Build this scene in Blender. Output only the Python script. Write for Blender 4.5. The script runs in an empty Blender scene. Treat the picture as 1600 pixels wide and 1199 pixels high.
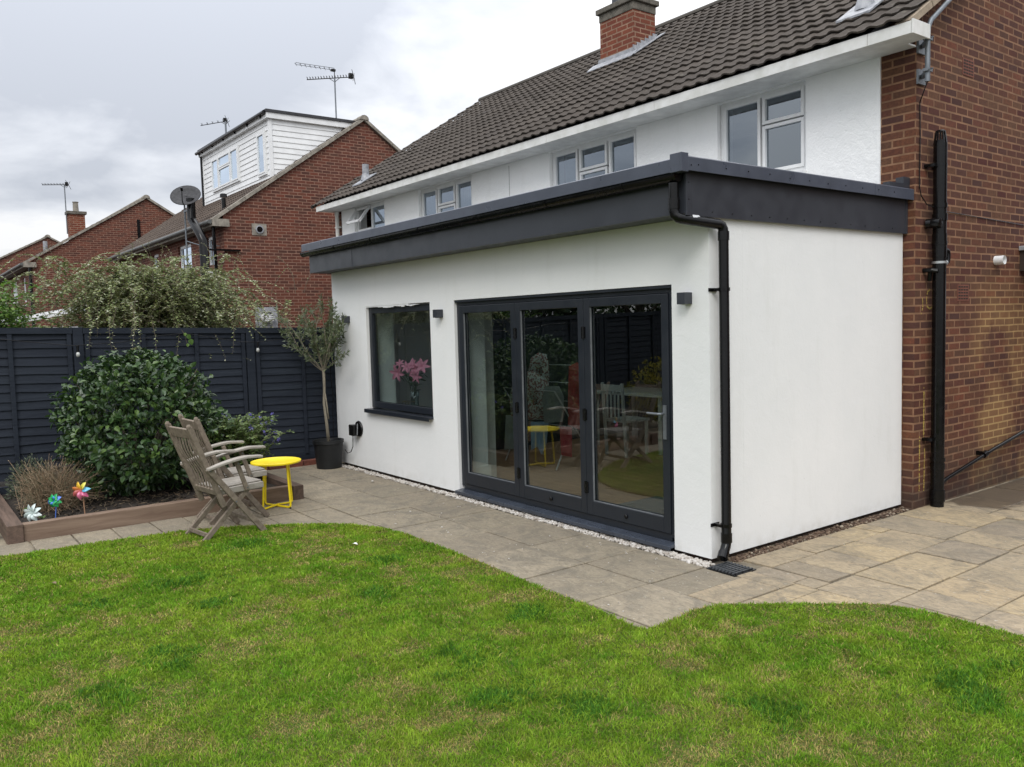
import bpy, bmesh, math, random
import numpy as np
from mathutils import Vector, Matrix, noise as mnoise
R = math.radians
random.seed(7); rng = np.random.default_rng(7)
S = bpy.context.scene
COL = S.collection

# ------------------------------------------------------------------ camera
cam = bpy.data.cameras.new("camera"); cam_o = bpy.data.objects.new("camera", cam); COL.objects.link(cam_o)
FPX = 1297.15
yaw, pitch, roll = 0.9286, -0.0709, -0.0269
fw = Vector((-math.sin(yaw)*math.cos(pitch), math.cos(yaw)*math.cos(pitch), math.sin(pitch)))
rt = fw.cross(Vector((0, 0, 1))).normalized(); up = rt.cross(fw)
c_, s_ = math.cos(roll), math.sin(roll)
rt2 = c_*rt + s_*up; up2 = -s_*rt + c_*up
cam_o.matrix_world = Matrix(((rt2.x, up2.x, -fw.x, 3.745), (rt2.y, up2.y, -fw.y, -4.502), (rt2.z, up2.z, -fw.z, 1.70), (0, 0, 0, 1)))
cam.sensor_width = 36; cam.lens = 36*FPX/1600; cam.clip_end = 500; cam.clip_start = 0.05
S.camera = cam_o
CAM = Vector((3.745, -4.502, 1.7))

# ------------------------------------------------------------------ world, sun, exposure
SUN_EL, SUN_AZ = R(42), R(135)          # azimuth measured clockwise from +y
w = bpy.data.worlds.new("World"); S.world = w; w.use_nodes = True
nt = w.node_tree; N = nt.nodes; L = nt.links; N.clear()
def wn(t, **k):
    n = N.new(t)
    for a, b in k.items(): setattr(n, a, b)
    return n
def wmath(op, a, b=None, c=None):
    n = wn('ShaderNodeMath', operation=op)
    for i, v in enumerate((a, b, c)):
        if v is None: continue
        if isinstance(v, (int, float)): n.inputs[i].default_value = v
        else: L.new(v, n.inputs[i])
    return n.outputs[0]
sky = wn('ShaderNodeTexSky', sky_type='NISHITA', sun_disc=False, sun_elevation=SUN_EL, sun_rotation=SUN_AZ)
bg1 = wn('ShaderNodeBackground'); bg1.inputs[1].default_value = 0.10; L.new(sky.outputs[0], bg1.inputs[0])
tc = wn('ShaderNodeTexCoord'); sx = wn('ShaderNodeSeparateXYZ'); L.new(tc.outputs['Generated'], sx.inputs[0])
zc = wmath('MAXIMUM', sx.outputs[2], 0.0)
den = wmath('ADD', zc, 0.22)
cb = wn('ShaderNodeCombineXYZ')
L.new(wmath('DIVIDE', sx.outputs[0], den), cb.inputs[0]); L.new(wmath('DIVIDE', sx.outputs[1], den), cb.inputs[1])
def wnoise(scale, det, rough, off):
    mp = wn('ShaderNodeMapping'); mp.inputs['Location'].default_value = off; L.new(cb.outputs[0], mp.inputs[0])
    n = wn('ShaderNodeTexNoise'); n.inputs['Scale'].default_value = scale; n.inputs['Detail'].default_value = det
    n.inputs['Roughness'].default_value = rough; n.inputs['Distortion'].default_value = 0.25
    L.new(mp.outputs[0], n.inputs[0]); return n.outputs[0]
n1 = wnoise(0.75, 5, 0.50, (3.1, 1.7, 0)); n2 = wnoise(2.6, 6, 0.55, (8.0, 2.0, 1))
mixn = wmath('ADD', wmath('MULTIPLY', n1, 0.72), wmath('MULTIPLY', n2, 0.28))
ramp = wn('ShaderNodeValToRGB'); L.new(mixn, ramp.inputs[0])
e = ramp.color_ramp.elements
e[0].position = 0.43; e[0].color = (0.55, 0.58, 0.645, 1)
e[1].position = 0.555; e[1].color = (1.0, 1.0, 1.01, 1)
m = ramp.color_ramp.elements.new(0.495); m.color = (0.76, 0.785, 0.84, 1)
grad = wmath('ADD', wmath('MULTIPLY', wmath('POWER', zc, 1.5), 2.4), 0.95)
vm = wn('ShaderNodeVectorMath', operation='SCALE'); L.new(ramp.outputs[0], vm.inputs[0]); L.new(grad, vm.inputs[3])
bg2 = wn('ShaderNodeBackground'); bg2.inputs[1].default_value = 0.92; L.new(vm.outputs[0], bg2.inputs[0])
mx = wn('ShaderNodeMixShader'); mx.inputs[0].default_value = 0.93
L.new(bg1.outputs[0], mx.inputs[1]); L.new(bg2.outputs[0], mx.inputs[2])
wo = wn('ShaderNodeOutputWorld'); L.new(mx.outputs[0], wo.inputs[0])

sd = bpy.data.lights.new("sun", 'SUN'); sd.energy = 1.25; sd.angle = R(24); sd.color = (1, 0.965, 0.91)
so = bpy.data.objects.new("sun", sd); COL.objects.link(so)
sv = Vector((math.sin(SUN_AZ)*math.cos(SUN_EL), math.cos(SUN_AZ)*math.cos(SUN_EL), math.sin(SUN_EL)))
so.rotation_euler = sv.to_track_quat('Z', 'Y').to_euler(); so.location = (8, -8, 12)
S.view_settings.view_transform = 'Standard'; S.view_settings.look = 'None'
S.view_settings.exposure = 0.11; S.view_settings.gamma = 1.0
S.render.engine = 'CYCLES'
S.cycles.max_bounces = 8; S.cycles.transparent_max_bounces = 16

# ------------------------------------------------------------------ helpers
ORG = {}
class MB:
    def __init__(s): s.v = []; s.f = []; s.m = []; s.c = 0; s.cols = None
    def add(s, vs, fs, mi=0):
        b = len(s.v); s.v += [tuple(v) for v in vs]; s.f += [tuple(b+i for i in f) for f in fs]; s.m += [mi]*len(fs); return s
    def box(s, x0, x1, y0, y1, z0, z1, mi=0):
        if x0 > x1: x0, x1 = x1, x0
        if y0 > y1: y0, y1 = y1, y0
        if z0 > z1: z0, z1 = z1, z0
        return s.add([(x0,y0,z0),(x1,y0,z0),(x1,y1,z0),(x0,y1,z0),(x0,y0,z1),(x1,y0,z1),(x1,y1,z1),(x0,y1,z1)],
              [(0,3,2,1),(4,5,6,7),(0,1,5,4),(1,2,6,5),(2,3,7,6),(3,0,4,7)], mi)
    def bar(s, p, q, w_, h_, upv=(0,0,1), mi=0):
        p = Vector(p); q = Vector(q); d = (q-p).normalized(); u = Vector(upv)
        if abs(d.dot(u)) > .98: u = Vector((0,1,0))
        a = d.cross(u).normalized()*w_/2; b = a.cross(d).normalized()*h_/2
        return s.add([p-a-b,p+a-b,p+a+b,p-a+b,q-a-b,q+a-b,q+a+b,q-a+b],[(0,3,2,1),(4,5,6,7),(0,1,5,4),(1,2,6,5),(2,3,7,6),(3,0,4,7)], mi)
    def tube(s, pts, r, n=10, mi=0, cap=True):
        pts = [Vector(p) for p in pts]; k = len(pts)
        rs = r if isinstance(r, (list, tuple)) else [r]*k
        b = len(s.v); prev = None
        for i, p in enumerate(pts):
            d = (pts[min(i+1,k-1)]-pts[max(i-1,0)])
            d = d.normalized() if d.length > 1e-9 else Vector((0,0,1))
            if prev is None:
                u = Vector((0,0,1)) if abs(d.z) < .9 else Vector((1,0,0))
                a = d.cross(u).normalized()
            else:
                a = (prev - d*prev.dot(d)).normalized()
            prev = a; c = d.cross(a)
            for j in range(n):
                t = 2*math.pi*j/n; s.v.append(tuple(p + (a*math.cos(t)+c*math.sin(t))*rs[i]))
        for i in range(k-1):
            for j in range(n):
                j2 = (j+1) % n; s.f.append((b+i*n+j, b+(i+1)*n+j, b+(i+1)*n+j2, b+i*n+j2)); s.m.append(mi)
        if cap:
            s.f.append(tuple(b+j for j in range(n))); s.m.append(mi)
            s.f.append(tuple(b+(k-1)*n+j for j in reversed(range(n)))); s.m.append(mi)
        return s
    def lathe(s, c, prof, n=24, axis='z', mi=0):
        b = len(s.v); k = len(prof)
        for r_, h in prof:
            for j in range(n):
                t = 2*math.pi*j/n; x, y = r_*math.cos(t), r_*math.sin(t)
                if axis == 'z': s.v.append((c[0]+x, c[1]+y, c[2]+h))
                elif axis == 'x': s.v.append((c[0]+h, c[1]+x, c[2]+y))
                else: s.v.append((c[0]+x, c[1]+h, c[2]-y))
        for i in range(k-1):
            for j in range(n):
                j2 = (j+1) % n; s.f.append((b+i*n+j, b+i*n+j2, b+(i+1)*n+j2, b+(i+1)*n+j)); s.m.append(mi)
        s.f.append(tuple(b+j for j in reversed(range(n)))); s.m.append(mi)
        s.f.append(tuple(b+(k-1)*n+j for j in range(n))); s.m.append(mi)
        return s
    def prism(s, poly, axis, a, b_, mi=0):
        n = len(poly)
        def P(u, v, w_): return {'x': (w_, u, v), 'y': (u, w_, v), 'z': (u, v, w_)}[axis]
        vs = [P(u, v, a) for u, v in poly] + [P(u, v, b_) for u, v in poly]
        fs = [tuple(range(n)), tuple(range(2*n-1, n-1, -1))] + [(i, i+n, (i+1) % n + n, (i+1) % n) for i in range(n)]
        return s.add(vs, fs, mi)
    def wall(s, xs, zs, holes, y0, y1, axis='y'):
        """slab with rectangular openings, vertices shared; front at y0, back at y1"""
        nx, nz = len(xs), len(zs)
        b = len(s.v)
        for y in (y0, y1):
            for z in zs:
                for x in xs: s.v.append((x, y, z) if axis == 'y' else (y, x, z))
        def I(k, i, j): return b + k*nx*nz + j*nx + i
        full = lambda i, j: 0 <= i < nx-1 and 0 <= j < nz-1 and (i, j) not in holes
        for i in range(nx-1):
            for j in range(nz-1):
                if not full(i, j): continue
                s.f.append((I(0,i,j),I(0,i+1,j),I(0,i+1,j+1),I(0,i,j+1))); s.f.append((I(1,i,j),I(1,i,j+1),I(1,i+1,j+1),I(1,i+1,j))); s.m += [0,0]
                for di, dj, a, c in ((-1,0,(i,j),(i,j+1)),(1,0,(i+1,j+1),(i+1,j)),(0,-1,(i+1,j),(i,j)),(0,1,(i,j+1),(i+1,j+1))):
                    if not full(i+di, j+dj):
                        s.f.append((I(0,*a),I(0,*c),I(1,*c),I(1,*a))); s.m.append(0)
        return s
def obj(name, mb, mats, parent=None, label=None, smooth=False, bevel=0, fixn=True):
    me = bpy.data.meshes.new(name); o = bpy.data.objects.new(name, me); COL.objects.link(o)
    off = ORG.get(parent.name, Vector((0,0,0))) if parent else Vector((0,0,0))
    vs = mb.v if off.length == 0 else [(v[0]-off.x, v[1]-off.y, v[2]-off.z) for v in mb.v]
    me.from_pydata(vs, [], mb.f)
    for m_ in (mats if isinstance(mats, (list, tuple)) else [mats]): me.materials.append(m_)
    if any(mb.m): me.polygons.foreach_set('material_index', mb.m)
    if fixn:
        bm = bmesh.new(); bm.from_mesh(me); bmesh.ops.recalc_face_normals(bm, faces=bm.faces); bm.to_mesh(me); bm.free()
    if smooth: me.shade_smooth()
    if parent: o.parent = parent; ORG[o.name] = off
    if label: o['label'] = label
    if bevel:
        bv = o.modifiers.new('bevel', 'BEVEL'); bv.width = bevel; bv.segments = 2; bv.limit_method = 'ANGLE'; bv.angle_limit = R(40)
    if smooth == 'auto':
        md = None
        for p in me.polygons: p.use_smooth = True
        try: me.set_sharp_from_angle(angle=R(35))
        except Exception: pass
    return o
def tag(o, label, cat, group=None):
    o['label'] = label; o['category'] = cat
    if group: o['group'] = group
    return o
def thing(name, label, cat, loc=(0,0,0), group=None):
    o = bpy.data.objects.new(name, None); COL.objects.link(o); o.location = loc; o.empty_display_size = .1
    ORG[o.name] = Vector(loc); return tag(o, label, cat, group)
def kind(o, k): o['kind'] = k; return o

# ------------------------------------------------------------------ materials
def mat(name, col=(.5,.5,.5), rough=.6, metal=0, spec=.5, coat=0, sss=None):
    m_ = bpy.data.materials.new(name); m_.use_nodes = True
    b = m_.node_tree.nodes['Principled BSDF']
    b.inputs['Base Color'].default_value = (*col, 1); b.inputs['Roughness'].default_value = rough
    b.inputs['Metallic'].default_value = metal; b.inputs['Specular IOR Level'].default_value = spec
    if coat: b.inputs['Coat Weight'].default_value = coat; b.inputs['Coat Roughness'].default_value = .15
    return m_
class NB:
    """tiny node builder"""
    def __init__(s, m_): s.t = m_.node_tree; s.b = s.t.nodes['Principled BSDF']
    def n(s, t, **k):
        x = s.t.nodes.new(t)
        for a, b in k.items():
            if a.startswith('_'): x.inputs[a[1:].replace('_', ' ')].default_value = b
            else: setattr(x, a, b)
        return x
    def l(s, a, b): s.t.links.new(a, b)
    def pos(s): return s.n('ShaderNodeNewGeometry').outputs['Position']
    def noise(s, scale, det=4, rough=.55, vec=None, dist=0, out=0):
        x = s.n('ShaderNodeTexNoise'); x.inputs['Scale'].default_value = scale; x.inputs['Detail'].default_value = det
        x.inputs['Roughness'].default_value = rough; x.inputs['Distortion'].default_value = dist
        s.l(vec if vec is not None else s.pos(), x.inputs['Vector']); return x.outputs[out]
    def ramp(s, fac, stops):
        x = s.n('ShaderNodeValToRGB'); s.l(fac, x.inputs[0]); el = x.color_ramp.elements
        while len(el) < len(stops): el.new(.5)
        for e_, (p, c) in zip(el, stops):
            e_.position = p; e_.color = (*c, 1) if len(c) == 3 else c
        return x.outputs[0]
    def mix(s, fac, a, b, mode='MIX'):
        x = s.n('ShaderNodeMix', data_type='RGBA', blend_type=mode)
        for i, v in ((0, fac), (6, a), (7, b)):
            if isinstance(v, (int, float)): x.inputs[i].default_value = v
            elif isinstance(v, tuple): x.inputs[i].default_value = (*v, 1) if len(v) == 3 else v
            else: s.l(v, x.inputs[i])
        return x.outputs[2]
    def math(s, op, a, b=None, clamp=False):
        x = s.n('ShaderNodeMath', operation=op); x.use_clamp = clamp
        for i, v in enumerate((a, b)):
            if v is None: continue
            if isinstance(v, (int, float)): x.inputs[i].default_value = v
            else: s.l(v, x.inputs[i])
        return x.outputs[0]
    def mapr(s, v, a, b, c=0, d=1):
        x = s.n('ShaderNodeMapRange'); s.l(v, x.inputs[0])
        for i, q in enumerate((a, b, c, d)): x.inputs[i+1].default_value = q
        return x.outputs[0]
    def scale(s, v, sc):
        x = s.n('ShaderNodeMapping'); s.l(v, x.inputs[0]); x.inputs['Scale'].default_value = sc; return x.outputs[0]
    def island(s): return s.n('ShaderNodeNewGeometry').outputs['Random Per Island']
    def color(s, c): s.l(c, s.b.inputs['Base Color'])
    def rough(s, c): s.l(c, s.b.inputs['Roughness'])
    def bump(s, h, st=.3, dist=.01):
        x = s.n('ShaderNodeBump'); x.inputs['Strength'].default_value = st; x.inputs['Distance'].default_value = dist
        s.l(h, x.inputs['Height']); s.l(x.outputs[0], s.b.inputs['Normal'])

def m_render(name, bump, scale, base=.80, warm=0, stain=.0):
    m_ = mat(name, (base, base, base), .85, spec=.3); q = NB(m_)
    big = q.noise(1.1, 5, .6); fine = q.noise(60, 3, .6)
    c = q.ramp(big, [(.3, (base*.93, base*.945, base*.94)), (.7, (base, base*1.005, base*.995))])
    c = q.mix(q.mapr(fine, .3, .75, 0, .06), c, (base*.8, base*.82, base*.8))
    if stain:
        st = q.noise(1, 5, .7, q.scale(q.pos(), (5, 5, .8)))
        c = q.mix(q.mapr(st, .56, .78, 0, stain), c, (.50, .50, .45))
    sp = q.noise(26, 2, .4); sp2 = q.mapr(sp, .74, .78, 0, .22)
    c = q.mix(sp2, c, (.5, .5, .48))
    # green algae and splash dirt near the ground
    z = q.n('ShaderNodeSeparateXYZ'); q.l(q.pos(), z.inputs[0])
    dirt = q.math('MULTIPLY', q.mapr(z.outputs[2], .16, .03, 0, 1), q.mapr(q.noise(9, 5), .42, .7, 0, .3))
    c = q.mix(dirt, c, (.42, .40, .33))
    q.color(c)
    a = q.noise(scale, 5, .6, dist=.6); b = q.noise(scale*7, 3, .5)
    q.bump(q.math('ADD', a, q.math('MULTIPLY', b, .35)), bump, .012)
    return m_
M_EXT = m_render('white_smooth_render', .24, 9, .785, stain=.16)
M_HOUSE = m_render('white_rough_render', .85, 10, .92, stain=.15)

def m_brick(name, cols, mortar, rw=.225, rh=.075, ms=.011, yellow=False, off=(0, 0)):
    m_ = mat(name, (.3, .1, .06), .85, spec=.25); q = NB(m_)
    g = q.n('ShaderNodeNewGeometry'); sp = q.n('ShaderNodeSeparateXYZ'); q.l(g.outputs['Position'], sp.inputs[0])
    sn = q.n('ShaderNodeSeparateXYZ'); q.l(g.outputs['True Normal'], sn.inputs[0])
    isx = q.math('GREATER_THAN', q.math('ABSOLUTE', sn.outputs[0]), .6)
    u = q.n('ShaderNodeMix', data_type='FLOAT'); q.l(isx, u.inputs[0]); q.l(sp.outputs[0], u.inputs[2]); q.l(sp.outputs[1], u.inputs[3])
    cv = q.n('ShaderNodeCombineXYZ'); q.l(q.math('ADD', u.outputs[0], off[0]), cv.inputs[0]); q.l(q.math('ADD', sp.outputs[2], off[1]), cv.inputs[1])
    # wobble the courses a little
    wob = q.noise(3.0, 2, .5, out=1); wv = q.n('ShaderNodeVectorMath', operation='MULTIPLY_ADD')
    q.l(wob, wv.inputs[0]); wv.inputs[1].default_value = (.012, .008, 0); q.l(cv.outputs[0], wv.inputs[2])
    def bt():
        x = q.n('ShaderNodeTexBrick', offset=.5, squash=1.0)
        q.l(wv.outputs[0], x.inputs['Vector']); x.inputs['Scale'].default_value = 1
        x.inputs['Mortar Size'].default_value = ms; x.inputs['Mortar Smooth'].default_value = .12
        x.inputs['Brick Width'].default_value = rw; x.inputs['Row Height'].default_value = rh; return x
    a = bt(); a.inputs['Color1'].default_value = (0,0,0,1); a.inputs['Color2'].default_value = (1,1,1,1); a.inputs['Mortar'].default_value = (.5,.5,.5,1)
    k = len(cols); c = q.ramp(a.outputs[0], [(i/(k-1), cc) for i, cc in enumerate(cols)])
    n1_ = q.noise(45, 4, .6); c = q.mix(q.mapr(n1_, .35, .7, 0, .45), c, (cols[0][0]*.55, cols[0][1]*.6, cols[0][2]*.7))
    n2_ = q.noise(.9, 4, .6); c = q.mix(q.mapr(n2_, .45, .75, 0, .35), c, (.10, .045, .035))
    mc = q.mix(q.mapr(q.noise(6, 3), .35, .7), mortar, tuple(v*.62 for v in mortar))
    if yellow:
        # spray-marked, sand-splashed patch low on the gable: a stain with its own outline
        yy = q.mapr(sp.outputs[1], 3.5, 3.9, 0, 1); zz = q.mapr(sp.outputs[2], 2.1, 1.6, 0, 1); y2 = q.mapr(sp.outputs[1], 5.4, 4.9, 0, 1)
        msk = q.math('MULTIPLY', q.math('MULTIPLY', yy, zz), y2)
        msk = q.math('MULTIPLY', msk, q.mapr(q.noise(1.6, 4, .6), .40, .58, 0, 1))
        c = q.mix(q.math('MULTIPLY', msk, .55), c, (.30, .17, .075)); mc = q.mix(q.math('MULTIPLY', msk, .8), mc, (.45, .30, .13))
        low = q.math('MULTIPLY', q.mapr(sp.outputs[2], .55, .05, 0, 1), q.mapr(q.noise(4, 4), .3, .6, .3, .85))
        c = q.mix(low, c, (.045, .03, .025)); mc = q.mix(low, mc, (.07, .055, .045))
    c = q.mix(a.outputs['Fac'], c, mc); q.color(c)
    inv = q.math('SUBTRACT', 1.0, a.outputs['Fac'])
    q.bump(q.math('ADD', inv, q.math('MULTIPLY', q.noise(90, 3), .35)), .75, .008)
    return m_
BR1 = [(.075,.036,.030), (.14,.060,.036), (.155,.085,.048), (.10,.038,.028), (.185,.082,.042), (.085,.044,.036), (.20,.075,.042), (.12,.068,.042), (.095,.030,.024)]
M_BRICK = m_brick('brown_red_brick', [(a_*.88, b_*.80, c__*.78) for a_, b_, c__ in BR1], (.27,.150,.088), rw=.205, rh=.0682, ms=.0085, yellow=True)
M_BRICK2 = m_brick('red_brick_neighbour', [(.105,.038,.026), (.14,.046,.029), (.165,.058,.036), (.075,.034,.025), (.12,.043,.030), (.18,.054,.032), (.10,.050,.034)], (.31,.18,.13), ms=.0085)
M_BRICK3 = m_brick('red_brick_chimney', [(.15,.042,.025), (.20,.056,.029), (.23,.068,.036), (.17,.046,.028)], (.31,.19,.13))

def m_simple(name, col, rough=.5, var=.12, scale=8, bump=0, spec=.5, metal=0, col2=None, coat=0, bscale=None, vec=None):
    m_ = mat(name, col, rough, metal, spec, coat); q = NB(m_)
    v = q.scale(q.pos(), vec) if vec else None
    n_ = q.noise(scale, 5, .6, v)
    c2 = col2 or tuple(x*(1-var*2.5) for x in col)
    q.color(q.ramp(n_, [(.35, c2), (.65, col)]))
    q.rough(q.mapr(q.noise(scale*2.3, 3), .3, .7, max(rough-.08, .02), min(rough+.1, 1)))
    if bump: q.bump(q.noise(bscale or scale*4, 4, .6, v), bump, .006)
    return m_
M_ANTH = m_simple('anthracite_upvc', (.037,.041,.051), .36, .06, 3, .05, bscale=60, spec=.45)
M_ANTHF = m_simple('anthracite_aluminium', (.017,.021,.028), .36, .05, 3, spec=.4)
M_TRIM = m_simple('grey_grp_trim', (.062,.072,.098), .34, .08, 4, .1, bscale=30)
M_BLACK = m_simple('black_upvc', (.0045,.0045,.005), .22, .1, 6, spec=.3)
M_UPVC = m_simple('white_upvc', (.80,.81,.81), .35, .04, 5)
M_FASC = m_simple('weathered_white_fascia', (.74,.74,.72), .55, .1, 6, .15, col2=(.60,.60,.56))
M_STONEC = m_simple('weathered_concrete', (.33,.30,.25), .9, .2, 9, .5, col2=(.17,.155,.13))
M_LEAD = m_simple('lead_flashing', (.36,.37,.39), .5, .2, 12, .4, col2=(.20,.21,.23))
M_SOFFIT = m_simple('soffit_board', (.045,.048,.055), .5)
M_CONC = m_simple('chimney_cap_concrete', (.16,.145,.12), .95, .2, 12, .6, col2=(.08,.075,.06))
def m_roof(name, a, b, moss=0):
    m_ = mat(name, a, .9, spec=.2); q = NB(m_)
    n_ = q.noise(1.6, 6, .65); f = q.noise(38, 4, .7)
    c = q.ramp(n_, [(.3, b), (.7, a)])
    c = q.mix(q.mapr(q.island(), 0, 1, 0, .5), c, tuple(x*.60 for x in a))
    c = q.mix(q.mapr(f, .5, .8, 0, .5), c, (.135,.118,.095)); lc = q.noise(11, 3, .5); c = q.mix(q.mapr(lc, .66, .72, 0, .5), c, (.20,.19,.15)); bg = q.noise(.7, 4, .6); c = q.mix(q.mapr(bg, .4, .65, 0, .35), c, tuple(x*.5 for x in a))
    q.color(c); q.bump(f, .5, .006); return m_
M_TILE = m_roof('brown_concrete_tile', (.086,.072,.060), (.054,.046,.041))
M_TILE2 = m_roof('grey_brown_tile', (.105,.078,.060), (.065,.052,.046))
M_RIDGE = m_roof('ridge_tile', (.11,.10,.085), (.07,.065,.058))
def m_glass(name, tint=(.76,.81,.80), boost=2.6, gc=(.95,.97,.97)):
    m_ = bpy.data.materials.new(name); m_.use_nodes = True; t = m_.node_tree; t.nodes.clear()
    o = t.nodes.new('ShaderNodeOutputMaterial'); mxs = t.nodes.new('ShaderNodeMixShader')
    tr = t.nodes.new('ShaderNodeBsdfTransparent'); tr.inputs[0].default_value = (*tint, 1)
    gl = t.nodes.new('ShaderNodeBsdfGlossy'); gl.inputs['Roughness'].default_value = .0; gl.inputs[0].default_value = (*gc,1)
    fr = t.nodes.new('ShaderNodeFresnel'); fr.inputs[0].default_value = 1.5
    g_ = t.nodes.new('ShaderNodeNewGeometry')
    no = t.nodes.new('ShaderNodeTexNoise'); no.inputs['Scale'].default_value = 1.2; t.links.new(g_.outputs['Position'], no.inputs['Vector'])
    bp = t.nodes.new('ShaderNodeBump'); bp.inputs['Strength'].default_value = .03; bp.inputs['Distance'].default_value = .02
    t.links.new(no.outputs[0], bp.inputs['Height']); t.links.new(bp.outputs[0], gl.inputs['Normal'])
    mu = t.nodes.new('ShaderNodeMath'); mu.operation = 'MULTIPLY'; mu.inputs[1].default_value = boost; mu.use_clamp = True
    bf = t.nodes.new('ShaderNodeMath'); bf.operation = 'SUBTRACT'; bf.inputs[0].default_value = 1; t.links.new(g_.outputs['Backfacing'], bf.inputs[1])
    mf = t.nodes.new('ShaderNodeMath'); mf.operation = 'MULTIPLY'; t.links.new(fr.outputs[0], mf.inputs[0]); t.links.new(bf.outputs[0], mf.inputs[1])
    t.links.new(mf.outputs[0], mu.inputs[0]); t.links.new(mu.outputs[0], mxs.inputs[0])
    t.links.new(tr.outputs[0], mxs.inputs[1]); t.links.new(gl.outputs[0], mxs.inputs[2]); t.links.new(mxs.outputs[0], o.inputs[0])
    return m_
M_GLASS = m_glass('double_glazing')
M_GLASSU = m_glass('upstairs_glazing', (.55,.58,.6), 5.0, (.80,.90,1.0))
def m_cloth(name, col, rough=.9, col2=None, sc=40, lo=.5, hi=.55):
    m_ = mat(name, col, rough, spec=.15); q = NB(m_)
    if col2: q.color(q.ramp(q.noise(sc, 2, .5), [(lo, col), (hi, col2)]))
    q.bump(q.noise(220, 2), .2, .002); return m_
M_CURT = m_cloth('net_curtain', (.62,.64,.67))
M_ROOMGLOOM = mat('painted_room_gloom', (.035,.038,.042), .9)  # near-black colour painted in place of indoor gloom

def m_slab(name, cols, wet=False, lich=.25):
    m_ = mat(name, cols[0], .85, spec=.3); q = NB(m_)
    k = len(cols); base = q.ramp(q.island(), [(i/(k-1), c) for i, c in enumerate(cols)])
    n_ = q.noise(2.2, 6, .65, dist=.8); c = q.mix(q.mapr(n_, .35, .65, 0, .45), base, tuple(.6*u_+.4*v_ for u_, v_ in zip(cols[0], (.22,.19,.145))))
    lay = q.noise(7, 9, .72, q.scale(q.pos(), (1, 2.2, 1)), dist=3.0)
    c = q.mix(q.mapr(lay, .47, .60, 0, .62), c, (.165,.135,.095)); c = q.mix(q.mapr(lay, .44, .34, 0, .45), c, (.42,.35,.25))
    wz = q.noise(3.4, 6, .7, dist=1.5); c = q.mix(q.mapr(wz, .46, .64, 0, .6), c, (.125,.112,.088)); sp = q.noise(34, 2, .5); c = q.mix(q.mapr(sp, .69, .73, 0, .55), c, (.50,.49,.44))
    sp = q.noise(150, 2, .5); c = q.mix(q.mapr(sp, .45, .75, 0, .35), c, (.34,.31,.26))
    if wet:
        s3 = q.n('ShaderNodeSeparateXYZ'); q.l(q.pos(), s3.inputs[0])
        d = q.math('ADD', s3.outputs[1], q.math('MULTIPLY', s3.outputs[0], -.9))
        wv_ = q.math('ADD', d, q.math('MULTIPLY', q.noise(1.8, 4, .6), 1.6))
        wm = q.mapr(wv_, 3.45, 3.6, 0, 1)
        c = q.mix(q.math('MULTIPLY', wm, .72), c, (.055,.040,.030)); q.rough(q.mapr(wm, 0, 1, .85, .38))
    q.color(c); q.bump(q.math('ADD', lay, q.math('MULTIPLY', sp, .25)), .5, .007); return m_
M_SLAB_L = m_slab('grey_sandstone', [(.225,.192,.138), (.30,.255,.18), (.20,.172,.125), (.335,.285,.205), (.26,.22,.16), (.235,.198,.142)])
M_SLAB_R = m_slab('buff_sandstone', [(.39,.30,.18), (.24,.20,.145), (.48,.37,.21), (.29,.24,.17), (.37,.295,.19), (.22,.185,.14), (.42,.335,.225)], wet=True)
M_MORTAR = m_simple('mortar_bed', (.33,.28,.20), .95, .2, 2.5, .4, col2=(.05,.042,.03), bscale=60)
M_SOIL = m_simple('dark_soil', (.035,.026,.018), .95, .25, 25, 1, col2=(.012,.009,.007))
M_PEB = mat('white_pebble', (.6,.58,.55), .7); q = NB(M_PEB); q.color(q.ramp(q.island(), [(0, (.28,.24,.20)), (.35, (.42,.385,.34)), (1, (.56,.535,.50))])); q.bump(q.noise(160, 3), .2, .003)
M_RUB = mat('rubble', (.2,.14,.09), .9); q = NB(M_RUB); q.color(q.ramp(q.island(), [(0, (.05,.03,.02)), (.6, (.11,.07,.045)), (.9, (.17,.12,.08)), (1, (.34,.29,.22))])); q.bump(q.noise(90, 3), .5, .004)
def m_wood(name, a, b, sc=(30, 30, 3), rough=.75, knots=False):
    m_ = mat(name, a, rough, spec=.3); q = NB(m_)
    n_ = q.noise(1, 5, .6, q.scale(q.pos(), sc), dist=.7)
    c = q.ramp(n_, [(.32, b), (.66, a)]); c = q.mix(q.mapr(q.island(), 0, 1, 0, .3), c, tuple(x*.75 for x in b))
    if knots:
        v = q.n('ShaderNodeTexVoronoi'); v.inputs['Scale'].default_value = 2.4; q.l(q.scale(q.pos(), (1, 1, 1.6)), v.inputs['Vector'])
        c = q.mix(q.mapr(v.outputs['Distance'], .10, .05, 0, .8), c, (.045,.022,.015))
    q.color(c); q.bump(n_, .35, .004); return m_
M_TEAK = m_wood('weathered_teak', (.25,.205,.16), (.135,.108,.082), (24, 24, 24))
M_TEAKL = m_wood('bleached_teak', (.40,.37,.33), (.25,.225,.19), (30, 6, 30))
M_SLEEPER = m_wood('brown_sleeper', (.255,.185,.135), (.15,.10,.072), (26, 2.2, 26), knots=True)
M_SLEEPER2 = m_wood('brown_sleeper_end', (.155,.105,.08), (.08,.055,.042), (2.2, 26, 26), knots=True)
def m_fence():
    m_ = mat('navy_fence_paint', (.030,.034,.048), .68, spec=.22); q = NB(m_)
    n_ = q.noise(1, 6, .7, q.scale(q.pos(), (2, 2, 24)), dist=.5)
    c = q.ramp(n_, [(.3, (.011,.015,.023)), (.7, (.025,.032,.044))])
    c = q.mix(q.mapr(q.island(), 0, 1, 0, .4), c, (.014,.017,.028)); q.color(c)
    q.bump(n_, .5, .004); return m_
M_FENCE = m_fence()
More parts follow.
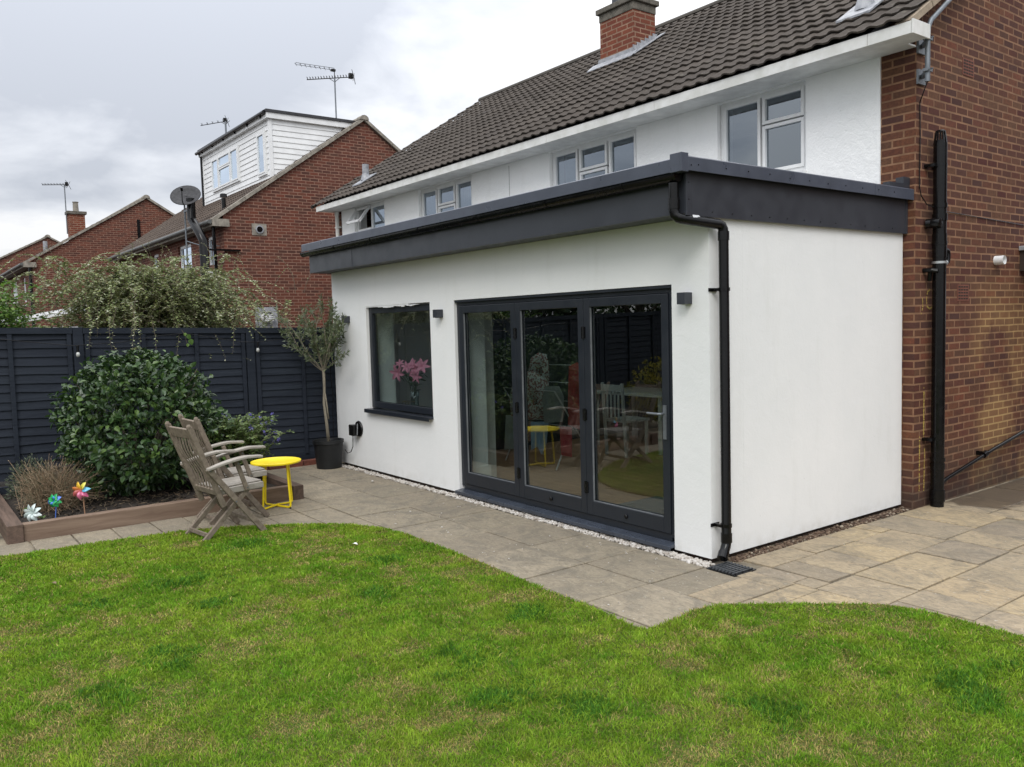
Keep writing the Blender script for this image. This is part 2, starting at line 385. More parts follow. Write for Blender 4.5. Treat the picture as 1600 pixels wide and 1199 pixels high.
M_YEL = m_simple('yellow_powder_coat', (.86,.66,.008), .4, .03, 6)
def m_leaf(name, cols, rough=.45, trans=.25, spec=.5):
    m_ = mat(name, cols[0], rough, spec=spec); q = NB(m_); k = len(cols)
    q.color(q.ramp(q.island(), [(i/(k-1), c) for i, c in enumerate(cols)]))
    if trans:
        o = m_.node_tree.nodes['Material Output']; t = m_.node_tree.nodes.new('ShaderNodeBsdfTranslucent')
        q.l(q.ramp(q.island(), [(i/(k-1), tuple(min(1, x*1.4) for x in c)) for i, c in enumerate(cols)]), t.inputs[0])
        x = m_.node_tree.nodes.new('ShaderNodeMixShader'); x.inputs[0].default_value = trans
        q.l(q.b.outputs[0], x.inputs[1]); q.l(t.outputs[0], x.inputs[2]); q.l(x.outputs[0], o.inputs[0])
    return m_
M_CAM = m_leaf('camellia_leaf', [(.014,.036,.012), (.026,.058,.018), (.034,.074,.022), (.018,.042,.014), (.052,.105,.026), (.024,.050,.017), (.10,.17,.035), (.028,.066,.018)], .33, .12, spec=.5)
M_COT = m_leaf('arching_shrub_leaf', [(.11,.14,.055), (.17,.21,.09), (.15,.20,.055), (.29,.32,.18), (.21,.25,.07), (.22,.20,.10), (.44,.47,.36)], .6, .2)
M_OLIVE = m_leaf('olive_leaf', [(.06,.085,.04), (.10,.13,.06), (.15,.18,.12), (.08,.11,.04), (.19,.22,.10)], .5, .2)
M_BLUEL = m_leaf('blue_shrub_leaf', [(.07,.12,.03), (.13,.19,.05), (.06,.10,.03), (.19,.25,.08)], .55, .25)
M_BRIGHT = m_leaf('bright_green_leaf', [(.07,.15,.02), (.12,.22,.035), (.05,.11,.02), (.16,.26,.05)], .5, .3)
M_DARKL = m_leaf('dark_evergreen_leaf', [(.02,.045,.012), (.04,.08,.02), (.03,.06,.02), (.06,.10,.025)], .5, .15)
M_GOLD = m_leaf('golden_leaf', [(.22,.21,.03), (.34,.28,.04), (.13,.15,.02), (.26,.23,.03)], .5, .3)
M_STRAW = m_leaf('dry_stalk', [(.19,.125,.075), (.26,.18,.11), (.13,.09,.055), (.31,.235,.15), (.10,.10,.055)], .8, .1)
M_SAGE = m_leaf('grey_green_leaf', [(.06,.08,.045), (.09,.11,.065), (.045,.06,.035)], .7, .1)
M_BLUEF = m_leaf('blue_flower', [(.11,.10,.38), (.17,.15,.48), (.25,.22,.55)], .6, .2)
M_BARK = m_wood('bark', (.17,.145,.11), (.08,.065,.05), (60, 60, 15), .9)
M_BARKP = m_wood('pale_olive_bark', (.28,.25,.19), (.15,.13,.10), (60, 60, 15), .9)
M_TWIG = mat('twig', (.11,.085,.055), .8)
M_POT = m_simple('black_plastic_pot', (.008,.009,.010), .5, .1, 10)
M_CHROME = mat('stainless_steel', (.6,.6,.6), .25, 1)
M_GALV = m_simple('galvanised_steel', (.20,.22,.24), .45, .1, 12, metal=.6)
M_PIPEW = m_simple('off_white_plastic', (.68,.67,.62), .4, .05, 10)
M_FLOOR = m_wood('oak_floor', (.42,.25,.13), (.27,.155,.08), (2, 14, 2), .38)
M_INWALL = mat('interior_plaster', (.58,.59,.57), .9)
M_INDARK = mat('dark_kitchen_front', (.035,.042,.048), .5)
M_SKIRT = mat('grey_skirting', (.75,.76,.73), .5)
M_TABLETOP = mat('grey_white_table', (.40,.42,.40), .4)

# ------------------------------------------------------------------ ground
g = MB(); g.box(-120, 60, -80, 120, -.25, -.06)
kind(obj('ground', g, M_SOIL), 'structure')

LAWN = [(-3.72,-12.0),(-3.72,-6),(-3.71,-3.92),(-3.65,-3.2),(-3.58,-2.62),(-3.44,-2.25),(-3.26,-1.95),(-3.08,-1.72),(-2.9,-1.50),(-2.70,-1.36),(-2.42,-1.25),(-2.12,-1.21),
        (-1.6,-1.21),(-1.0,-1.22),(-.29,-1.26),(.25,-1.26),(.50,-1.30),(.61,-1.27),(.60,-1.05),(.57,-.87),(.58,-.74),(.66,-.60),(.78,-.44),(.92,-.28),(1.08,-.10),(1.23,.05),(1.38,.11),(1.6,.12),(1.95,.12),(2.6,.12),(3.6,.05),(5,0),(7.5,-.2),(7.5,-12.0)]
g = MB(); zl = .012
g.add([(x, y, zl) for x, y in LAWN] + [(x, y, -.05) for x, y in LAWN],
      [tuple(range(len(LAWN)))] + [(i, (i+1) % len(LAWN), (i+1) % len(LAWN)+len(LAWN), i+len(LAWN)) for i in range(len(LAWN))])
M_TURF = mat('turf_thatch', (.08,.09,.03), .95, spec=.1); q = NB(M_TURF)
q.color(q.mix(q.mapr(q.noise(30, 4), .4, .7), (.045,.075,.014), (.12,.12,.04))); q.bump(q.noise(120, 3), .6, .01)
kind(obj('lawn', g, M_TURF), 'structure')

# grass blades, one object
def in_poly(px, py, poly):
    n = len(poly); ins = np.zeros(len(px), bool); j = n-1
    for i in range(n):
        xi, yi = poly[i]; xj, yj = poly[j]
        c = ((yi > py) != (yj > py)) & (px < (xj-xi)*(py-yi)/((yj-yi) if yj != yi else 1e-9)+xi)
        ins ^= c; j = i
    return ins
def vnoise(x, y, sc, seed):
    r2 = np.random.default_rng(seed); G = r2.random((64, 64)); X = x*sc+100; Y = y*sc+100
    xi = np.floor(X).astype(int); yi = np.floor(Y).astype(int); fx = X-xi; fy = Y-yi
    fx = fx*fx*(3-2*fx); fy = fy*fy*(3-2*fy)
    a = G[xi % 64, yi % 64]; b = G[(xi+1) % 64, yi % 64]; c = G[xi % 64, (yi+1) % 64]; d = G[(xi+1) % 64, (yi+1) % 64]
    return (a*(1-fx)+b*fx)*(1-fy)+(c*(1-fx)+d*fx)*fy
def grass():
    NB_ = 2900000
    x = rng.uniform(-3.75, 6.0, NB_); y = rng.uniform(-7.5, .15, NB_)
    dx, dy = x-CAM.x, y-CAM.y; dist = np.hypot(dx, dy)
    ahead = dx*fw.x+dy*fw.y; side = np.abs(dx*rt.x+dy*rt.y)
    vis = (ahead > 1.6) & (side < .72*ahead+.9)
    prob = np.where(vis, np.clip(3.2/np.maximum(dist, .5), .30, 1.0), .05)
    k = (rng.random(NB_) < prob) & in_poly(x+rng.normal(0,.009,NB_), y+rng.normal(0,.009,NB_), LAWN)
    x = x[k]; y = y[k]; dist = dist[k]; n = len(x)
    clump = vnoise(x, y, 3.1, 1)*.5+vnoise(x, y, 9, 2)*.3+vnoise(x, y, 1.2, 5)*.2
    tuft = np.zeros(n)
    for tx, ty, tr in TUFTS: tuft = np.maximum(tuft, np.clip(1.25-np.hypot((x-tx), (y-ty))/tr + (vnoise(x, y, 22, 9)-.5)*.9 + (vnoise(x, y, 7, 14)-.5)*1.5, 0, 1))
    dry = np.clip((vnoise(x, y, 3.3, 3)*.4+vnoise(x, y, 9, 4)*.6-.55)*4.0, 0, 1)
    for tx, ty, tr in DRYS: dry = np.maximum(dry, np.clip(1.3-np.hypot((x-tx), (y-ty))/(tr*.8) + (vnoise(x, y, 15, 11)-.5)*1.6, 0, 1))
    dry *= (1-tuft)
    h = (.012+.018*rng.random(n))*(.75+.6*clump)*(1+.5*tuft)*(1-.3*dry)
    wd = (.0012+.0010*rng.random(n))*np.clip(dist/3.2, 1, 2.3)
    ang = rng.uniform(0, 2*np.pi, n); lean = rng.uniform(.15, 1.15, n)
    la = rng.uniform(0, 2*np.pi, n)
    # common lay direction per clump
    la = np.where(rng.random(n) < .30, vnoise(x, y, 6.0, 7)*14, la)
    ca, sa = np.cos(ang)*wd, np.sin(ang)*wd
    lx, ly = np.cos(la)*lean*h, np.sin(la)*lean*h
    z0 = np.full(n, .006)
    V = np.empty((n, 5, 3), np.float32)
    V[:,0] = np.stack([x-ca, y-sa, z0], 1); V[:,1] = np.stack([x+ca, y+sa, z0], 1)
    V[:,2] = np.stack([x+ca*.8+lx*.4, y+sa*.8+ly*.4, z0+h*.6], 1); V[:,3] = np.stack([x-ca*.8+lx*.4, y-sa*.8+ly*.4, z0+h*.6], 1)
    V[:,4] = np.stack([x+lx, y+ly, z0+h*(1.0-.25*lean)], 1)
    me = bpy.data.meshes.new('grass'); me.vertices.add(n*5); me.vertices.foreach_set('co', V.ravel())
    base = (np.arange(n)*5)[:, None]
    idx = np.concatenate([base+np.array([0,1,2,3]), base+np.array([3,2,4])], 1).astype(np.int32).ravel()
    me.loops.add(n*7); me.loops.foreach_set('vertex_index', idx)
    me.polygons.add(n*2); ls = np.stack([np.arange(n)*7, np.arange(n)*7+4], 1).astype(np.int32).ravel()
    me.polygons.foreach_set('loop_start', ls)
    try: me.polygons.foreach_set('loop_total', np.tile([4, 3], n).astype(np.int32))
    except Exception: pass
    me.update(calc_edges=True); me.validate()
    # colour of each blade: species and vigour differ from patch to patch
    r = rng.random(n)
    lush = vnoise(x, y, 2.3, 21)*.3+vnoise(x, y, 7.0, 22)*.4+vnoise(x, y, 19.0, 23)*.3
    ga = np.array([.110,.265,.014]); gb = np.array([.285,.390,.036]); gt = np.array([.060,.165,.018]); gd = np.array([.42,.345,.125])
    t_ = np.clip(1.15-lush*1.3+.5*(r-.5), 0, 1)[:, None]
    c = ga*(1-t_)+gb*t_
    pick = (rng.random(n) < dry*.62+.06*(1-tuft))[:, None]
    c = np.where(pick, gd*(.6+.6*rng.random(n))[:, None], c)
    pt = (rng.random(n) < tuft*.66)[:, None]
    c = np.where(pt, gt*(.7+.9*rng.random(n))[:, None], c)
    c = c*(.62+.60*rng.random(n))[:, None]*(.84+.32*vnoise(x, y, 13, 31))[:, None]
    at = me.attributes.new('blade_colour', 'FLOAT_COLOR', 'POINT')
    full = np.ones((n, 5, 4), np.float32); full[:, :, :3] = c[:, None, :]
    at.data.foreach_set('color', full.ravel())
    m_ = mat('grass_blade', (.05,.1,.02), .6, spec=.12); q = NB(m_)
    a = q.n('ShaderNodeAttribute', attribute_name='blade_colour'); q.color(a.outputs['Color'])
    o = m_.node_tree.nodes['Material Output']; t = m_.node_tree.nodes.new('ShaderNodeBsdfTranslucent'); q.l(a.outputs['Color'], t.inputs[0])
    xx = m_.node_tree.nodes.new('ShaderNodeMixShader'); xx.inputs[0].default_value = .3
    q.l(q.b.outputs[0], xx.inputs[1]); q.l(t.outputs[0], xx.inputs[2]); q.l(xx.outputs[0], o.inputs[0])
    me.materials.append(m_)
    ob = bpy.data.objects.new('grass', me); COL.objects.link(ob)
    tag(kind(ob, 'stuff'), 'short patchy green lawn grass with straw coloured and darker tufts', 'grass')
    print('blades', n)
TUFTS = [(-2.05,-3.0,.20),(-1.45,-3.0,.13),(-.75,-3.45,.20),(-.42,-3.85,.15),(-1.95,-3.55,.12),(1.05,-2.15,.16),(1.6,-1.6,.15),(2.0,-.75,.22),(-.9,-2.1,.14),(.3,-2.2,.22),(.75,-2.35,.16),(-1.6,-1.75,.15),(2.2,-.3,.15),(-2.75,-2.3,.18),(1.4,-3.0,.13),(.0,-1.6,.15)]
DRYS = [(-2.55,-1.75,.22),(-2.2,-1.95,.2),(-1.35,-1.75,.14),(-3.0,-1.95,.18),(-1.75,-4.1,.22),(1.1,-3.2,.16),(1.75,-2.45,.2),(.15,-1.9,.12),(-.6,-3.1,.2),(1.9,-1.7,.2),(.9,-1.4,.18),(-2.4,-3.4,.2),(1.5,-.2,.15),(-1.1,-2.9,.17),(.4,-3.2,.2)]
grass()

# ------------------------------------------------------------------ patio and path
def slab(mb, x0, x1, y0, y1, mi=0, gap=.0065, th=.03):
    x0 += gap; x1 -= gap; y0 += gap; y1 -= gap
    h = random.uniform(-.003, .003); ch = .0035
    j = lambda: random.uniform(-.002, .002)
    b = [(x0+j(), y0+j()), (x1+j(), y0+j()), (x1+j(), y1+j()), (x0+j(), y1+j())]
    tz = [h+random.uniform(-.0015, .0015) for _ in range(4)]
    cx, cy = (x0+x1)/2, (y0+y1)/2
    ins = [(x+(ch if x < cx else -ch), y+(ch if y < cy else -ch)) for x, y in b]
    vs = [(x, y, -th) for x, y in b] + [(x, y, t-ch) for (x, y), t in zip(b, tz)] + [(x, y, t) for (x, y), t in zip(ins, tz)]
    fs = [(8,9,10,11)] + [(i, (i+1) % 4, (i+1) % 4+4, i+4) for i in range(4)] + [(i+4, (i+1) % 4+4, (i+1) % 4+8, i+8) for i in range(4)]
    mb.add(vs, fs, mi)
p_ = MB()
xj = [-6.2,-5.45,-4.80,-4.20,-3.65,-3.06,-2.44,-1.82,-1.21,-.59,.03,.34]
for a, b in zip(xj, xj[1:]): slab(p_, a, b, -.65, -.105)
xj = [-4.80,-4.05,-3.06,-2.44,-1.80,-1.21,-.59,.03,.64]
for a, b in zip(xj[1:], xj[2:]): slab(p_, a, b, -1.215, -.65)
slab(p_, -6.2, -4.95, -1.215, -.65); slab(p_, -4.95, -4.05, -1.215, -.65)
slab(p_, .03, .64, -1.45, -1.215); slab(p_, -.59, .03, -1.4, -1.215)
slab(p_, .34, .64, -.65, -.11, 1)
for a, b in zip([-4.2,-3.62,-2.99,-2.4], [-3.62,-2.99,-2.4,-1.7]): slab(p_, a, b, -1.525, -1.215)
for a, b in zip([-4.2,-3.66,-3.1], [-3.66,-3.1,-2.6]): slab(p_, a, b, -1.83, -1.525)
yj = [-1.83,-2.12,-2.425,-2.715,-3.035,-3.35,-3.665,-3.98,-4.3,-4.62,-4.95,-5.3,-5.65,-6.0]
for a, b in zip(yj, yj[1:]): slab(p_, -4.2, -3.5, b, a)
for a, b in zip(yj[:3], yj[1:4]): slab(p_, -3.5, -2.9, b, a)
# right-hand mixed layout
RR = [(.27,.64,-.11,.05),(.27,.62,.05,.22),(.62,.78,.05,.22),(.09,.34,.22,.46),(.34,.77,.22,.47),(.34,.77,.47,.71),(.09,.34,.46,.74),(.34,.77,.71,.88),(.34,.77,.88,1.24),(.09,.34,.74,1.24),(.09,.34,1.24,1.62),
 (.34,.78,1.24,1.76),(.09,.34,1.62,1.76),(.64,.81,-.42,.05),(.81,1.22,-.42,.05),(.78,1.22,.05,.48),(.78,1.22,.48,.88),(.78,1.22,.88,1.29),(.78,1.21,1.29,1.78),
 (.64,1.3,-.9,-.42),(1.22,1.70,-.42,.20),(1.22,1.67,.20,.51),(1.22,1.66,.51,.91),(1.22,1.66,.91,1.35),(1.21,1.66,1.35,1.78),(.11,.76,1.76,2.27),(.76,1.20,1.78,2.16),(.11,.76,2.27,2.81),(.76,1.20,2.16,2.62),(1.20,1.66,1.78,2.3)]
for x0, x1, y0, y1 in RR: slab(p_, x0, x1, y0, y1, 1)
for x0, x1, s0 in ((1.66,2.12,-.42),(2.12,2.72,-.42),(2.72,3.2,-.42),(3.2,3.8,-.42),(3.8,4.4,-.42)):
    y = s0
    while y < 9:
        d = random.choice([.44,.44,.58,.30]); slab(p_, x0, x1, y, y+d, 1); y += d
for x0, x1, s0 in ((.14,.60,2.81),(.60,1.20,2.81),(1.20,1.66,2.3)):
    y = s0
    while y < 9:
        d = random.choice([.44,.60,.30]); slab(p_, x0, x1, y, y+d, 1); y += d
patio = kind(obj('patio', p_, [M_SLAB_L, M_SLAB_R], fixn=True), 'structure')
g = MB(); g.add([(-6.4,-12,-.012),(-3.3,-12,-.012),(-2.2,-1.3,-.012),(.5,-1.6,-.012),(5,-.7,-.012),(5,9.2,-.012),(-6.4,9.2,-.012)], [(0,1,2,3,4,5,6)])
kind(obj('patio_bed', g, M_MORTAR), 'structure')

# pebbles along the front wall
def stones(mb, x0, x1, y0, y1, n, rmin, rmax, zb, prob=None):
    ico = [(0,0,1),(.89,0,.45),(.28,.85,.45),(-.72,.53,.45),(-.72,-.53,.45),(.28,-.85,.45),(.72,.53,-.45),(-.28,.85,-.45),(-.89,0,-.45),(-.28,-.85,-.45),(.72,-.53,-.45),(0,0,-1)]
    fi = [(0,1,2),(0,2,3),(0,3,4),(0,4,5),(0,5,1),(1,6,2),(2,7,3),(3,8,4),(4,9,5),(5,10,1),(2,6,7),(3,7,8),(4,8,9),(5,9,10),(1,10,6),(6,11,7),(7,11,8),(8,11,9),(9,11,10),(10,11,6)]
    for _ in range(n):
        cx, cy = random.uniform(x0, x1), random.uniform(y0, y1); r_ = random.uniform(rmin, rmax)
        sx_, sy_, sz_ = random.uniform(.8,1.4), random.uniform(.7,1.1), random.uniform(.5,.85)
        a = random.uniform(0, 6.28); ca, sa = math.cos(a), math.sin(a); vs = []
        cz = zb+random.uniform(0, rmax*.9)
        for vx, vy, vz in ico:
            k = random.uniform(.8, 1.2)*r_; X, Y, Z = vx*sx_*k, vy*sy_*k, vz*sz_*k
            vs.append((cx+X*ca-Y*sa, cy+X*sa+Y*ca, cz+Z))
        mb.add(vs, fi)
g = MB(); stones(g, -6.0, -3.2, -.092, -.02, 900, .008, .017, -.008); stones(g, -3.3, .0, -.105, -.005, 1700, .009, .018, -.006)
stones(g, -.3, .05, -.11, -.04, 110, .008, .018, -.004)
tag(kind(obj('pebbles', g, M_PEB), 'stuff'), 'strip of small white pebbles along the foot of the front wall', 'pebbles')
g = MB(); stones(g, -.01, .085, .15, 2.55, 1100, .004, .015, -.012); stones(g, .0, .08, 1.0, 2.5, 18, .012, .02, -.008)
tag(kind(obj('rubble', g, M_RUB), 'stuff'), 'brown rubble and soil in the gap below the side wall', 'rubble')
g = MB()
for _ in range(70):
    x, y = random.uniform(-3.2,.4), random.uniform(-1.2,-.15); s = random.uniform(.003,.007)
    stones(g, x, x, y, y, 1, s, s*1.2, .003)
tag(kind(obj('stone_chips', g, M_PEB), 'stuff'), 'tiny white stone chips scattered over the grey slabs', 'stone chips')
t = thing('pebble', 'single white pebble lying loose on the grey slabs near the pot', 'pebble', (-4.45,-.33,0))
g = MB(); stones(g, -4.45, -4.45, -.33, -.33, 1, .018, .02, .012); obj('stone', g, M_PEB, t)
# drain
t = thing('drain_cover', 'black plastic grid drain below the open end of the downpipe', 'drain', (.17,-.02,0))
g = MB(); g.box(.06,.30,-.13,.10,-.008,.004); obj('tray', g, M_BLACK, t, bevel=.002)
g = MB()
for i in range(8): g.box(.07+.028*i, .082+.028*i, -.12, .09, .0045, .012)
for i in range(3): g.box(.07,.29,-.10+.075*i,-.092+.075*i,.0125,.015)
obj('grid', g, m_simple('worn_black_plastic', (.06,.065,.07), .5), t)

# ================================================================== REAR EXTENSION
LX, RX, DY = -6.0, 0.0, 2.56
ext = thing('rear_extension', 'flat roofed white rendered rear extension with dark grey fascia and bifold doors', 'extension', (-3,0,0))
g = MB(); g.wall([LX,-5.10,-3.66,-3.20,-.34,RX], [.028,.07,.735,1.955,2.45], {(1,2),(3,0),(3,1),(3,2)}, 0, .36)
wallf = obj('front_wall', g, M_EXT, ext)
g = MB(); g.box(-.36, RX, .3605, 2.545, .028, 2.45)
obj('side_wall', g, M_EXT, ext)
g = MB(); g.box(LX, LX+.30, .3605, 2.545, .028, 2.45); obj('end_wall', g, M_EXT, ext)
g = MB(); g.box(-.33, -.035, .04, 2.555, -.05, .027); g.box(-5.9, -.3305, .03, .3, -.05, .027)
obj('plinth', g, m_simple('dark_plinth_brick', (.05,.03,.02), .95, .25, 18, .8), ext)  # recessed brick strip in very dark brown
g = MB(); g.box(-6.04, -.0, -.235, -.001, 2.405, 2.42); obj('soffit', g, M_SOFFIT, ext)
g = MB(); g.box(-6.06, -4.895, -.258, -.240, 2.40, 2.70); g.box(-4.889, .018, -.258, -.240, 2.40, 2.70)
g.box(-4.905, -4.878, -.261, -.2585, 2.40, 2.62); g.box(-6.06,-6.045,-.238,2.5,2.40,2.70)
obj('fascia', g, M_ANTH, ext, bevel=.002)
g = MB(); g.box(.020, .034, -.238, 2.552, 2.385, 2.70); g.box(.0345, .0385, -.258, -.222, 2.385, 2.70); g.box(.0345,.0385,2.52,2.556,2.385,2.70); g.box(.018,.036,-.262,-.2395,2.385,2.70)
obj('fascia', g, M_ANTH, ext, label='side fascia board above the plain side wall', bevel=.0015)
for x, y, z in [(.0345, .0+.21*i, 2.42) for i in range(12)]+[(.0385,-.24,2.6),(.0385,-.24,2.49)]:
    g = MB(); g.lathe((x, y, z), [(.004,0),(.004,.0025)], 8, 'x'); obj('screw', g, M_BLACK, ext)
RLX0,RLX1,RLY0,RLY1 = -4.3,-1.6,1.0,2.2  # roof opening for an added, unseen window that lets daylight in
g = MB(); g.box(-6.05,RLX0,-.345,2.5,2.705,2.735); g.box(RLX1,.02,-.345,2.5,2.705,2.735); g.box(RLX0+.001,RLX1-.001,-.345,RLY0,2.705,2.735); g.box(RLX0+.001,RLX1-.001,RLY1,2.5,2.705,2.735)
obj('flat_roof', g, m_simple('grp_roof', (.10,.11,.125), .6), ext)
g = MB()
g.prism([(-.352,2.660),(-.334,2.664),(-.334,2.738),(-.27,2.738),(-.27,2.752),(-.340,2.752),(-.352,2.745)], 'x', -6.07, .03)
obj('roof_trim', g, M_TRIM, ext, bevel=.003)
g = MB(); 
def side_trim(y0, y1, o=0): g.prism([(.074+o,2.668),(.088+o,2.664),(.088+o,2.752+o),(.078,2.760+o),(.0,2.760+o),(.0,2.740),(.074,2.740)], 'y', y0, y1)
side_trim(-.30, 1.95); side_trim(1.954, 2.60)
g.box(.074,.0905,-.365,-.298,2.655,2.775); g.box(-.01,.074,-.365,-.298,2.655,2.775)
obj('roof_trim', g, M_TRIM, ext, label='raised side roof trim with small screws', bevel=.002)
for y in [-.27,-.2]+[.08+.24*i for i in range(10)]:
    g = MB(); g.lathe((.088, y, 2.706+random.uniform(-.006,.006)), [(.0045,0),(.0045,.003)], 8, 'x'); obj('screw', g, M_BLACK, ext)
g = MB(); g.box(-.02,.05,2.46,2.60,2.7605,2.86); g.box(.0,.06,2.22,2.46,2.7605,2.80); obj('upstand', g, M_LEAD if False else M_ANTH, ext)
# gutter : half round under the trim
g = MB(); pr = []
for i in range(13):
    a = math.pi*i/12; pr.append((-.302-.044*math.cos(a), 2.655-.052*math.sin(a)))
pr += [(-.262-.0, 2.66), (-.262, 2.655)][:0]
inner = [(-.302-.040*math.cos(math.pi*i/12), 2.655-.048*math.sin(math.pi*i/12)) for i in range(12, -1, -1)]
g.prism(pr+inner, 'x', -6.12, -.005)
cap = [(-.302-.047*math.cos(math.pi*i/12), 2.657-.055*math.sin(math.pi*i/12)) for i in range(13)]
g.prism(cap, 'x', -6.135, -6.118); g.prism(cap, 'x', -.006, .008)
for x in (-5.2,-4.3,-3.3,-2.3,-1.35,-.5):
    g.prism([(-.302-.050*math.cos(math.pi*i/12), 2.659-.058*math.sin(math.pi*i/12)) for i in range(13)], 'x', x, x+.028)
gut = obj('gutter', g, M_BLACK, ext, smooth=False)
# downpipe with swan neck
dp = MB()
pts = [(-.035,-.302,2.60),(-.035,-.302,2.43),(-.03,-.30,2.395),(-.01,-.275,2.368)]
dp.tube([(-.035,-.302,2.60),(-.035,-.302,2.42),(-.030,-.298,2.390),(-.012,-.285,2.372),(.0,-.27,2.366),(.06,.03,2.338),(.066,.055,2.328),(.070,.066,2.305),(.072,.068,2.27),(.072,.072,.155),(.074,.062,.125),(.082,.03,.085),(.092,.004,.055)], .034, 16)
dp.tube([(-.035,-.302,2.50),(-.035,-.302,2.43)], .039, 16); dp.tube([(.072,.068,2.29),(.072,.068,2.23)], .0385, 16)
dp.tube([(.072,.072,.215),(.072,.072,.150)], .039, 16); dp.tube([(.082,.032,.088),(.094,-.002,.052)], .038, 16)
dpo = obj('downpipe', dp, M_BLACK, ext, smooth='auto')
for z in (1.90, .27):
    g = MB(); g.tube([(.072,.07,z-.012),(.072,.07,z+.012)], .040, 16); g.box(.002,.07,.02,.04,z-.010,z+.010); g.box(.001,.008,-.01,.075,z-.012,z+.012); g.lathe((.008,.0,z),[(.006,0),(.006,.006)],8,'x')
    obj('pipe_bracket', g, M_BLACK, dpo)
g = MB(); g.prism([(.0,0),(.06,0),(.06,.014),(.0,.014)], 'x', 0, .001)
g = MB(); g.tube([(.012,-.2,2.365),(.020,-.14,2.360)], .0347, 16)
obj('pipe_sticker', g, mat('white_sticker', (.62,.63,.64), .5), dpo, label='small white sticker on the swan neck')
# room inside
g = MB(); g.box(-5.69,-.37,.362,5.6,.0,.055); obj('room_floor', g, M_FLOOR, ext)
g = MB(); g.box(-5.72,-5.702,.362,5.6,.056,2.39); g.box(-5.69,-.37,5.601,5.63,.056,2.39); g.box(-.362,-.345,2.57,5.6,.056,2.39)
g.box(-4.2,-3.42,.362,.62,.056,2.39)
obj('room_wall', g, M_INWALL, ext)
g = MB(); g.box(-5.69,-.37,2.21,5.6,2.392,2.404); g.box(-5.69,-.37,.362,.99,2.392,2.404); g.box(-5.69,-4.31,.991,2.209,2.392,2.404); g.box(-1.59,-.37,.991,2.209,2.392,2.404)
g.box(-4.31,-4.302,.99,2.21,2.4045,2.703); g.box(-1.598,-1.59,.99,2.21,2.4045,2.703); g.box(-4.301,-1.599,.982,.99,2.4045,2.703); g.box(-4.301,-1.599,2.21,2.218,2.4045,2.703); obj('room_ceiling', g, M_INWALL, ext)
g = MB(); g.box(RLX0-.03,RLX1+.03,RLY0-.03,RLY0+.02,2.7355,2.76); g.box(RLX0-.03,RLX1+.03,RLY1-.02,RLY1+.03,2.7355,2.76); rl = obj('added_rooflight', g, M_ANTHF, ext)  # unseen rooflight, added to brighten the dim room below
g = MB(); g.box(RLX0-.02,RLX1+.02,RLY0-.02,RLY1+.02,2.7605,2.768); obj('pane', g, M_GLASS, rl)
g = MB(); g.box(-5.68,-3.9,5.0,5.595,.056,2.2); g.box(-3.85,-.5,5.05,5.595,.056,2.2); g.box(-5.69,-5.1,1.6,4.9,.056,2.1); obj('kitchen_unit', g, M_INDARK, ext)
g = MB(); g.box(-3.206,-3.19,.18,.375,.072,.26); g.box(-3.42,-3.195,.376,.392,.072,.26)
obj('skirting', g, M_SKIRT, ext)
g = MB(); g.box(-1.6,-.37,.37,1.15,.056,.066)
obj('door_mat', g, mat('grey_mat', (.13,.14,.14), .95), ext)

# kitchen window
kw = MB(); x0,x1,z0,z1 = -5.10,-3.66,.735,1.955; y0,y1 = .035,.105
kw.box(x0+.004,x0+.075,y0,y1,z0+.035,z1-.014); kw.box(x1-.075,x1-.004,y0,y1,z0+.035,z1-.014)
kw.box(x0+.076,x1-.076,y0,y1,z1-.085,z1-.014); kw.box(x0+.076,x1-.076,y0,y1,z0+.035,z0+.105)
kwo = obj('kitchen_window', kw, M_ANTHF, ext, bevel=.004)
g = MB(); g.box(x0+.077,x1-.077,.062,.082,z0+.106,z1-.086); obj('pane', g, M_GLASS, kwo)
g = MB(); g.box(x0-.02,x1+.004,-.055,.10,z0,z0+.022); g.box(x0-.02,x1+.004,-.062,-.0555,z0-.022,z0+.022); obj('sill', g, M_ANTHF, kwo, bevel=.002)
g = MB(); g.box(x0,x1-.45,.004,.033,z1-.012,z1+.001); xx = x0
vs = []
for i in range(15):
    a_ = x0+.06*i+.3; g.box(a_, a_+.058, .002, .02, z1-.010-random.uniform(.004,.02), z1-.0105)
obj('expanding_foam', g, M_UPVC, kwo, label='ragged white sealant along the top of the window')
g = MB(); g.box(x0+.01,x1-.01,.13,.34,z0+.002,z0+.03); obj('inner_sill', g, mat('inner_sill_white', (.5,.5,.48), .5), kwo)

